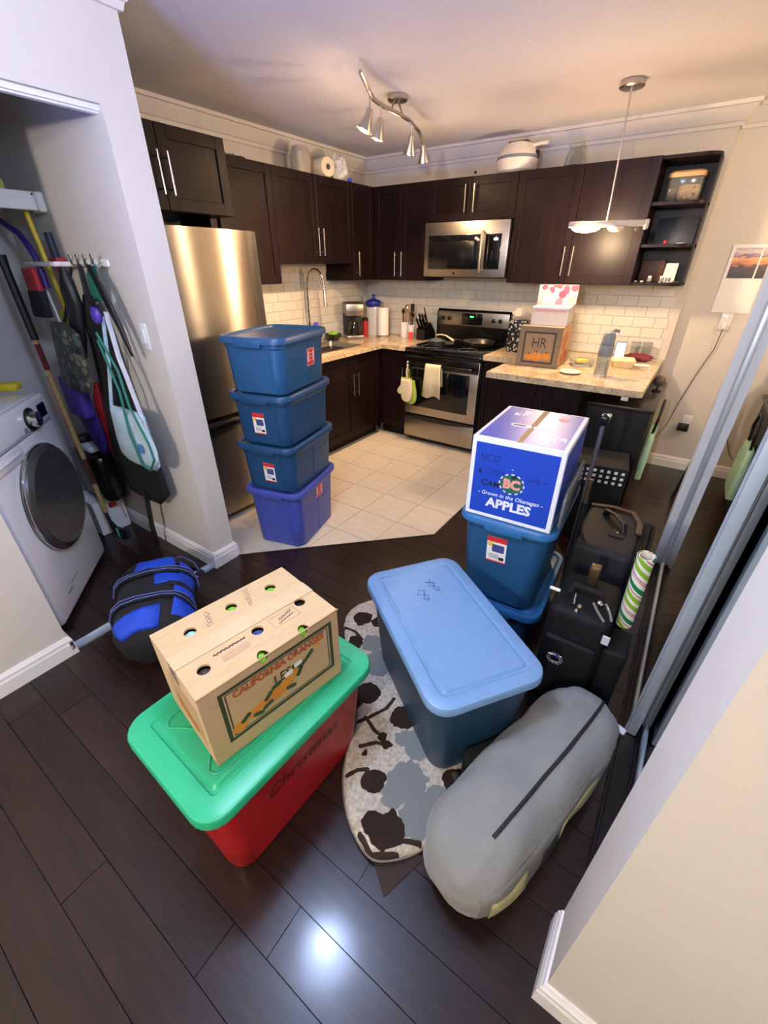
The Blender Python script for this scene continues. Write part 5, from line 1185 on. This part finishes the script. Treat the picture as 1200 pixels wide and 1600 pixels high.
# ================================================================== LAUNDRY CLOSET
wz = math.atan2(.65323, -.75716)
t = thing('washing_machine', 'white front-loading washing machine with round dark glass door', 'washing machine', (.96, -3.85, 0), wz)
WW, WD, WH = .673, .70, 1.0
obj('cabinet', MB().rbox(0, WW, .012, WD, .015, WH-.012, .018, 3), 'whitegloss', t)
obj('front_panel', MB().rbox(0, WW, -.012, .03, .02, .875, .02, 3), 'whitegloss', t)
obj('control_panel', MB().rbox(0, WW, -.014, .03, .872, WH, .014, 3), 'whitegloss', t)
obj('top_plate', MB().rbox(-.002, WW+.002, .02, WD, WH-.012, WH+.004, .006, 2), 'whitegloss', t)
mdw = Matrix.Translation((.372, -.012, .555)) @ Matrix.Rotation(PI/2, 4, 'X')
d = obj('door', MB().lathe([(.262, 0), (.266, .012), (.258, .03), (.235, .042), (.222, .04)], 48, mdw), M('doorgrey', (86, 82, 80), .25, .4), t, 'dark round door ring')
obj('chrome_ring', MB().lathe([(.262, .005), (.270, .008), (.268, .018), (.258, .022)], 48, mdw), 'chrome', d)
obj('door_glass', MB().lathe([(.226, .036), (.20, .030), (.15, .0), (.09, -.03), (0, -.045)], 40, mdw), 'smokeglass', d, 'dark glass bowl')
obj('inner_ring', MB().tube([tuple(mdw @ Vector((.15*math.cos(a*2*PI/32), .15*math.sin(a*2*PI/32), .012))) for a in range(32)], .010, 8, True), 'greyplastic', d)
mk = Matrix.Translation((.462, -.016, .925)) @ Matrix.Rotation(PI/2, 4, 'X')
obj('dial', MB().lathe([(.046, 0), (.046, .006), (.036, .010), (.034, .034), (.028, .038), (0, .038)], 28, mk), 'chrome', t, 'chrome program dial')
obj('dial_ring', MB().lathe([(.054, -.002), (.054, .004), (.046, .005)], 28, mk), 'black', t)
obj('display', MB().rbox(.555, .635, -.019, -.012, .90, .965, .004, 1), 'blackglass', t)
b = MB(); b.rbox(.02, .29, -.022, -.010, .80, .86, .012, 2); b.rbox(.045, .265, -.028, -.02, .828, .842, .005, 2); obj('detergent_drawer', b, 'whitegloss', t)
obj('start_button', MB().lathe([(.012, 0), (.011, .006), (0, .007)], 16, Matrix.Translation((.385, -.014, .895)) @ Matrix.Rotation(PI/2, 4, 'X')), 'greyplastic', t)
obj('seam', MB().box(.006, WW-.006, -.0135, -.011, .868, .872), 'greyplastic', t)
obj('kick_panel', MB().box(.03, WW-.03, .02, .06, 0, .02), 'black', t)
obj('badge', MB().box(.14, .20, -.0135, -.0118, .115, .121), 'nickel', t); obj('badge', MB().box(.20, .30, -.0135, -.0118, .14, .144), 'nickel', t)
tag(obj('yellow_box', MB().rbox(-.07, .07, -.035, .035, 0, .035, .004, 2), 'yellow', loc=(.275, -3.50, 1.005), rot=(0, 0, rad(50))), 'yellow flat box lying on the washing machine', 'box')
o = crumple('plastic_sheet', 'palebag', .06, 31, (1.8, 1.2, .3), None, (.40, -3.70, 1.005)); tag(o, 'crumpled pale plastic sheet on the washing machine', 'plastic')
# shelf
t = thing('wire_shelf', 'white wire shelf high in the laundry closet', 'shelf', (0, 0, 1.84))
b = MB()
for i in range(12): b.tube([(-.04+.04*i, -4.62, 0), (-.04+.04*i, -3.13, 0)], .003, 5)
obj('shelf_wires', b, 'white', t)
b = MB(); b.rbox(.43, .45, -4.62, -3.125, -.065, .006, .004, 1); obj('front_lip', b, 'white', t); obj('cross_bar', MB().tube([(-.045, -3.14, -.004), (.45, -3.14, -.004)], .005, 6), 'white', t)
obj('bracket', MB().rbox(.38, .47, -3.135, -3.1015, -.07, .006, .006, 1), 'white', t)
tag(obj('green_box', MB().rbox(-.11, .13, -.10, .10, 0, .075, .008, 2), 'greenbox', loc=(.28, -3.32, 1.8845)), 'green box on top of the yellow one on the wire shelf', 'box')
tag(obj('pale_yellow_box', MB().rbox(-.11, .13, -.10, .10, 0, .038, .006, 2), M('paleyellow', (176, 176, 96), .6), loc=(.285, -3.32, 1.8460)), 'flat pale yellow box on the closet wire shelf', 'box')
tag(obj('blue_bag', MB().rbox(-.12, .10, -.12, .10, 0, .05, .015, 2), M('steelblue', (50, 80, 110), .6), loc=(.25, -3.36, 1.7785)), 'folded blue bag hanging below the wire shelf', 'bag')
# broom holder and hooks
t = thing('broom_holder', 'white broom rack sticking out of the closet wall', 'rack', (0, YQ-.001, 1.56))
obj('arm', MB().rbox(.27, .63, -.115, -.085, -.008, .012, .005, 2), 'white', t); obj('arm', MB().rbox(.60, .625, -.10, 0, -.008, .012, .004, 1), 'white', t)
obj('arm', MB().rbox(.28, .305, -.10, 0, -.008, .012, .004, 1), 'white', t)
t = thing('hook_rail', 'white wall rail with a row of coat hooks in the closet', 'hook rail', (0, YQ-.001, 1.565))
obj('rail', MB().rbox(.62, .90, -.012, 0, -.015, .015, .004, 1), 'white', t)
for x in (.655, .72, .785, .855): obj('hook', MB().tube([(x, -.01, .0), (x, -.035, -.012), (x, -.05, .0), (x, -.048, .035)], [.006, .006, .006, .009], 8), 'chrome', t)
def stickobj(name, label, cat, pts, r, mat, extra=()):
    t = thing(name, label, cat, pts[0])
    rel = [tuple(Vector(p)-Vector(pts[0])) for p in pts]
    obj('handle', MB().tube(rel, r, 10), mat, t)
    for nm, mb, mm in extra: obj(nm, mb, mm, t)
    return t
stickobj('broom', 'yellow-handled broom hung on the closet broom rack', 'broom', [(.42, -3.15, 1.36), (.373, -3.16, 1.80)], .011, 'yellow', [('brush', MB().rbox(-.06, .08, -.02, .02, -.07, .0, .01, 2), 'yellow')])
stickobj('squeegee', 'red and dark handled squeegee on the broom rack', 'squeegee', [(.46, -3.135, 1.25), (.472, -3.135, 1.58), (.47, -3.135, 1.68)], .013, 'red', [('top_grip', MB().tube([(.011, 0, .32), (.008, 0, .44)], .017, 10), M('navygrip', (40, 46, 66), .6)), ('collar', MB().rbox(-.02, .06, -.025, .02, .31, .34, .006, 2), 'red')])
stickobj('mop', 'mop with bent dark purple handle beside the broom rack', 'mop', [(.42, -3.20, 1.52), (.415, -3.20, 1.585), (.38, -3.20, 1.635), (.32, -3.20, 1.688), (.15, -3.20, 1.745), (.02, -3.21, 1.775)], .014, 'darkpurple', [('connector', MB().tube([(0, 0, -.06), (0, 0, .02)], .017, 10), 'darkpurple')])
stickobj('mop', 'thin white mop pole hanging from the broom rack', 'mop', [(.405, -3.185, 1.06), (.407, -3.19, 1.285), (.362, -3.19, 1.56)], .006, 'white', [('head', MB().rbox(-.05, .05, -.015, .015, -.05, 0, .008, 2), 'white')])
t = thing('hand_duster', 'red and dark hand broom hanging from the rack', 'duster', (.38, -3.235, 1.33))
obj('red_cap', MB().loft([[(x-.0, y, z) for x, y in rrect(.125*k, .03, .012)] for z, k in ((.12, 1), (.21, 1), (.215, .8))]), 'red', t)
obj('bristles', MB().loft([[(x-.03*(1-z/.12), y, z) for x, y in rrect(.16*k, .035, .015)] for z, k in ((0, .9), (.01, 1.05), (.06, 1), (.12, .85))]), M('bristle', (32, 32, 42), .9), t)
t = thing('hockey_stick', 'taped wooden ice hockey stick leaning in the closet', 'hockey stick', (0, 0, 0))
hp = lambda z: (.253+(1.62-z)*.060, -3.285-.0*(1.62-z), z)
obj('shaft', MB().tube([hp(.2), hp(1.22)], .015, 4, flat=(1.25, .85)), 'stickwood', t); obj('tape_grip', MB().tube([hp(1.22), hp(1.55), hp(1.60)], [.0185, .019, .024], 8), 'black', t)
obj('red_band', MB().tube([hp(1.07), hp(1.20)], .0165, 4, flat=(1.25, .87)), M('darkred', (110, 40, 36), .5), t); obj('dark_band', MB().tube([hp(.40), hp(.56)], .0165, 4, flat=(1.25, .87)), 'brownwood', t)
scribble('faded_print', t, (.300, -3.3005, .83), (.06, 0, -1), (1, 0, .06), .42, .018, 'inkorange', 11, 90, .0022)
obj('blade', MB().loft([[(x0, -3.285+a*.010, z0+b*h_) for a, b in ((-1, -1), (1, -1), (1, 1), (-1, 1))] for x0, z0, h_ in ((.325, .20, .02), (.345, .10, .035), (.40, .07, .04), (.50, .09, .04), (.56, .12, .03))]), 'black', t)
obj('blade_tape', MB().rbox(.42, .45, -3.30, -3.27, .05, .115, .004, 1), 'tealplastic', t)
# hanging things (soft bags built as flattened lofts)
def softbag(name, label, cat, ring_spec, mat, yc, thick, group=None, strapmat=None, straps=()):
    """ring_spec: list of (z, x_left, x_right) from bottom to top"""
    x0 = sum(a+b for _, a, b in ring_spec)/2/len(ring_spec); z0 = ring_spec[0][0]
    t = thing(name, label, cat, (x0, yc, z0)); rings = []
    for i, (z, a, b) in enumerate(ring_spec):
        e = .35 if i in (0, len(ring_spec)-1) else 1
        rings.append([((a+b)/2-x0+(b-a)/2*math.cos(k*PI/8), thick*e*math.sin(k*PI/8)*(1+.15*math.sin(3*k+i)), z-z0) for k in range(16)])
    obj('bag', MB().loft(rings), mat, t, smooth=60)
    for pts, r, mm in straps: obj('strap', MB().tube([tuple(Vector(p)-Vector((x0, yc, z0))) for p in pts], r, 6, flat=(.4, 1.3)), mm, t)
    return t
softbag('garment_bag', 'long black garment bag hanging from the closet hooks', 'bag', [(.36, .50, .84), (.46, .42, .97), (.60, .44, .955), (.78, .50, .86), (1.0, .58, .84), (1.2, .63, .81), (1.36, .67, .79), (1.44, .70, .76)], 'blackcloth', -3.165, .035,
        straps=[([(.72, -3.16, 1.42), (.72, -3.15, 1.56)], .010, 'black'), ([(.77, -3.2, .44), (.735, -3.21, .2), (.70, -3.2, .03), (.66, -3.2, .012)], .012, 'black')])
softbag('umbrella', 'folded black umbrella hanging from the first closet hook', 'umbrella', [(1.16, .60, .66), (1.25, .59, .70), (1.40, .655, .77), (1.46, .665, .765), (1.50, .69, .75), (1.55, .70, .735)], 'black', -3.225, .026)
softbag('camo_bag', 'small camouflage patterned bag hanging under the broom rack', 'bag', [(1.00, .45, .70), (1.05, .42, .73), (1.18, .46, .77), (1.28, .50, .79), (1.325, .52, .70)], 'camo', -3.275, .022, straps=[([(.60, -3.245, 1.32), (.655, -3.16, 1.55)], .006, 'black')])
softbag('lanyard_strap', 'teal folded strap hanging from the third closet hook', 'strap', [(1.41, .80, .855), (1.45, .785, .875), (1.52, .80, .89), (1.555, .82, .91)], 'teal', -3.165, .012)
softbag('dark_strap', 'dark folded leash hanging from the last closet hook', 'strap', [(1.20, 1.02, 1.045), (1.30, .985, 1.02), (1.40, .93, .985), (1.48, .90, .95), (1.56, .85, .90)], 'black', -3.185, .010)
softbag('pale_bag', 'pale blue drawstring bag hanging on long straps', 'bag', [(.665, .80, 1.08), (.70, .76, 1.12), (.78, .755, 1.13), (.88, .775, 1.105), (.94, .79, 1.10), (.955, .80, 1.095)], 'palebag', -3.245, .03,
        straps=[([(.80, -3.245, .94), (.88, -3.23, 1.15), (.90, -3.20, 1.36)], .007, 'palebag'), ([(1.08, -3.245, .95), (1.0, -3.23, 1.2), (.94, -3.20, 1.38)], .009, 'stickgrey')])
decal('blue_logo', .05, .045, M('logoblue', (70, 130, 180), .6), bpy.data.objects['pale_bag'], (.10, -.0305, .12), (1, 0, .2), (-.2, 0, 1), r=.015)
t = thing('key_toy', 'small purple toy clipped among the hanging straps', 'toy', (.935, -3.24, 1.37)); obj('body', MB().ball((0, 0, 0), .032, 12, (1, .6, 1.2)), 'purple', t); obj('dark_cap', MB().ball((.02, 0, .05), .028, 10, (1.5, .7, .6)), 'black', t)
b = MB(); b.tube([(.93, -3.26, 1.30), (1.03, -3.265, 1.15), (1.08, -3.285, 1.0), (1.155, -3.285, .84), (1.165, -3.285, .76), (1.10, -3.285, .69), (1.03, -3.285, .70), (1.0, -3.285, .86), (.985, -3.265, 1.05), (.92, -3.26, 1.27)], .006, 8)
tag(obj('green_leash', b, 'teal'), 'long looped teal leash hanging over the pale blue bag', 'leash')
t = thing('detergent_bottle', 'purple plastic bottle wedged behind the hockey stick', 'bottle', (.43, -3.245, .84)); obj('body', MB().loft([[(x, y, z) for x, y in rrect(.21*k, .06, .02)] for z, k in ((0, .9), (.02, 1), (.17, .95), (.20, .8))]), 'purple', t); obj('finger_hole', MB().lathe([(0, 0), (.018, 0), (0, .002)], 14, Matrix.Translation((.03, -.031, .06)) @ Matrix.Rotation(PI/2, 4, 'X')), 'darkpurple', t)
softbag('purple_pouch', 'dark purple cloth pouch below the purple bottle', 'bag', [(.60, .40, .46), (.66, .37, .51), (.74, .33, .52), (.80, .28, .53), (.835, .30, .52)], 'darkpurple', -3.215, .025)
stickobj('umbrella', 'closed red umbrella standing in the closet corner', 'umbrella', [(.40, -3.15, .50), (.43, -3.15, .70), (.46, -3.15, .90), (.475, -3.15, 1.0)], [.008, .028, .036, .012], 'red', [('tip', MB().tube([(0, 0, 0), (-.012, 0, -.10)], .005, 8), 'red')])
t = thing('vacuum_canister', 'dark vacuum cleaner body behind the washing machine', 'vacuum', (.20, -3.19, .238)); obj('body', MB().rbox(-.17, .17, -.07, .07, 0, .33, .05, 3), 'blackgloss', t); obj('grey_top', MB().rbox(-.10, .12, -.06, .06, .335, .38, .02, 2), 'stickgrey', t); obj('black_cap', MB().rbox(-.06, .02, -.05, .05, .375, .42, .015, 2), 'black', t)
t = thing('white_carton', 'white carton with red print on the closet floor', 'box', (.12, -3.225, .001)); obj('carton', MB().rbox(-.13, .13, -.095, .09, 0, .235, .003, 1), 'paper', t)
decal('red_print', .05, .04, 'stickred', t, (.13, .02, .19), (0, 1, 0), (0, 0, 1), r=.01); decal('red_print', .012, .10, 'stickpink', t, (.13, .07, .11), (0, 1, .1), (0, -.1, 1))
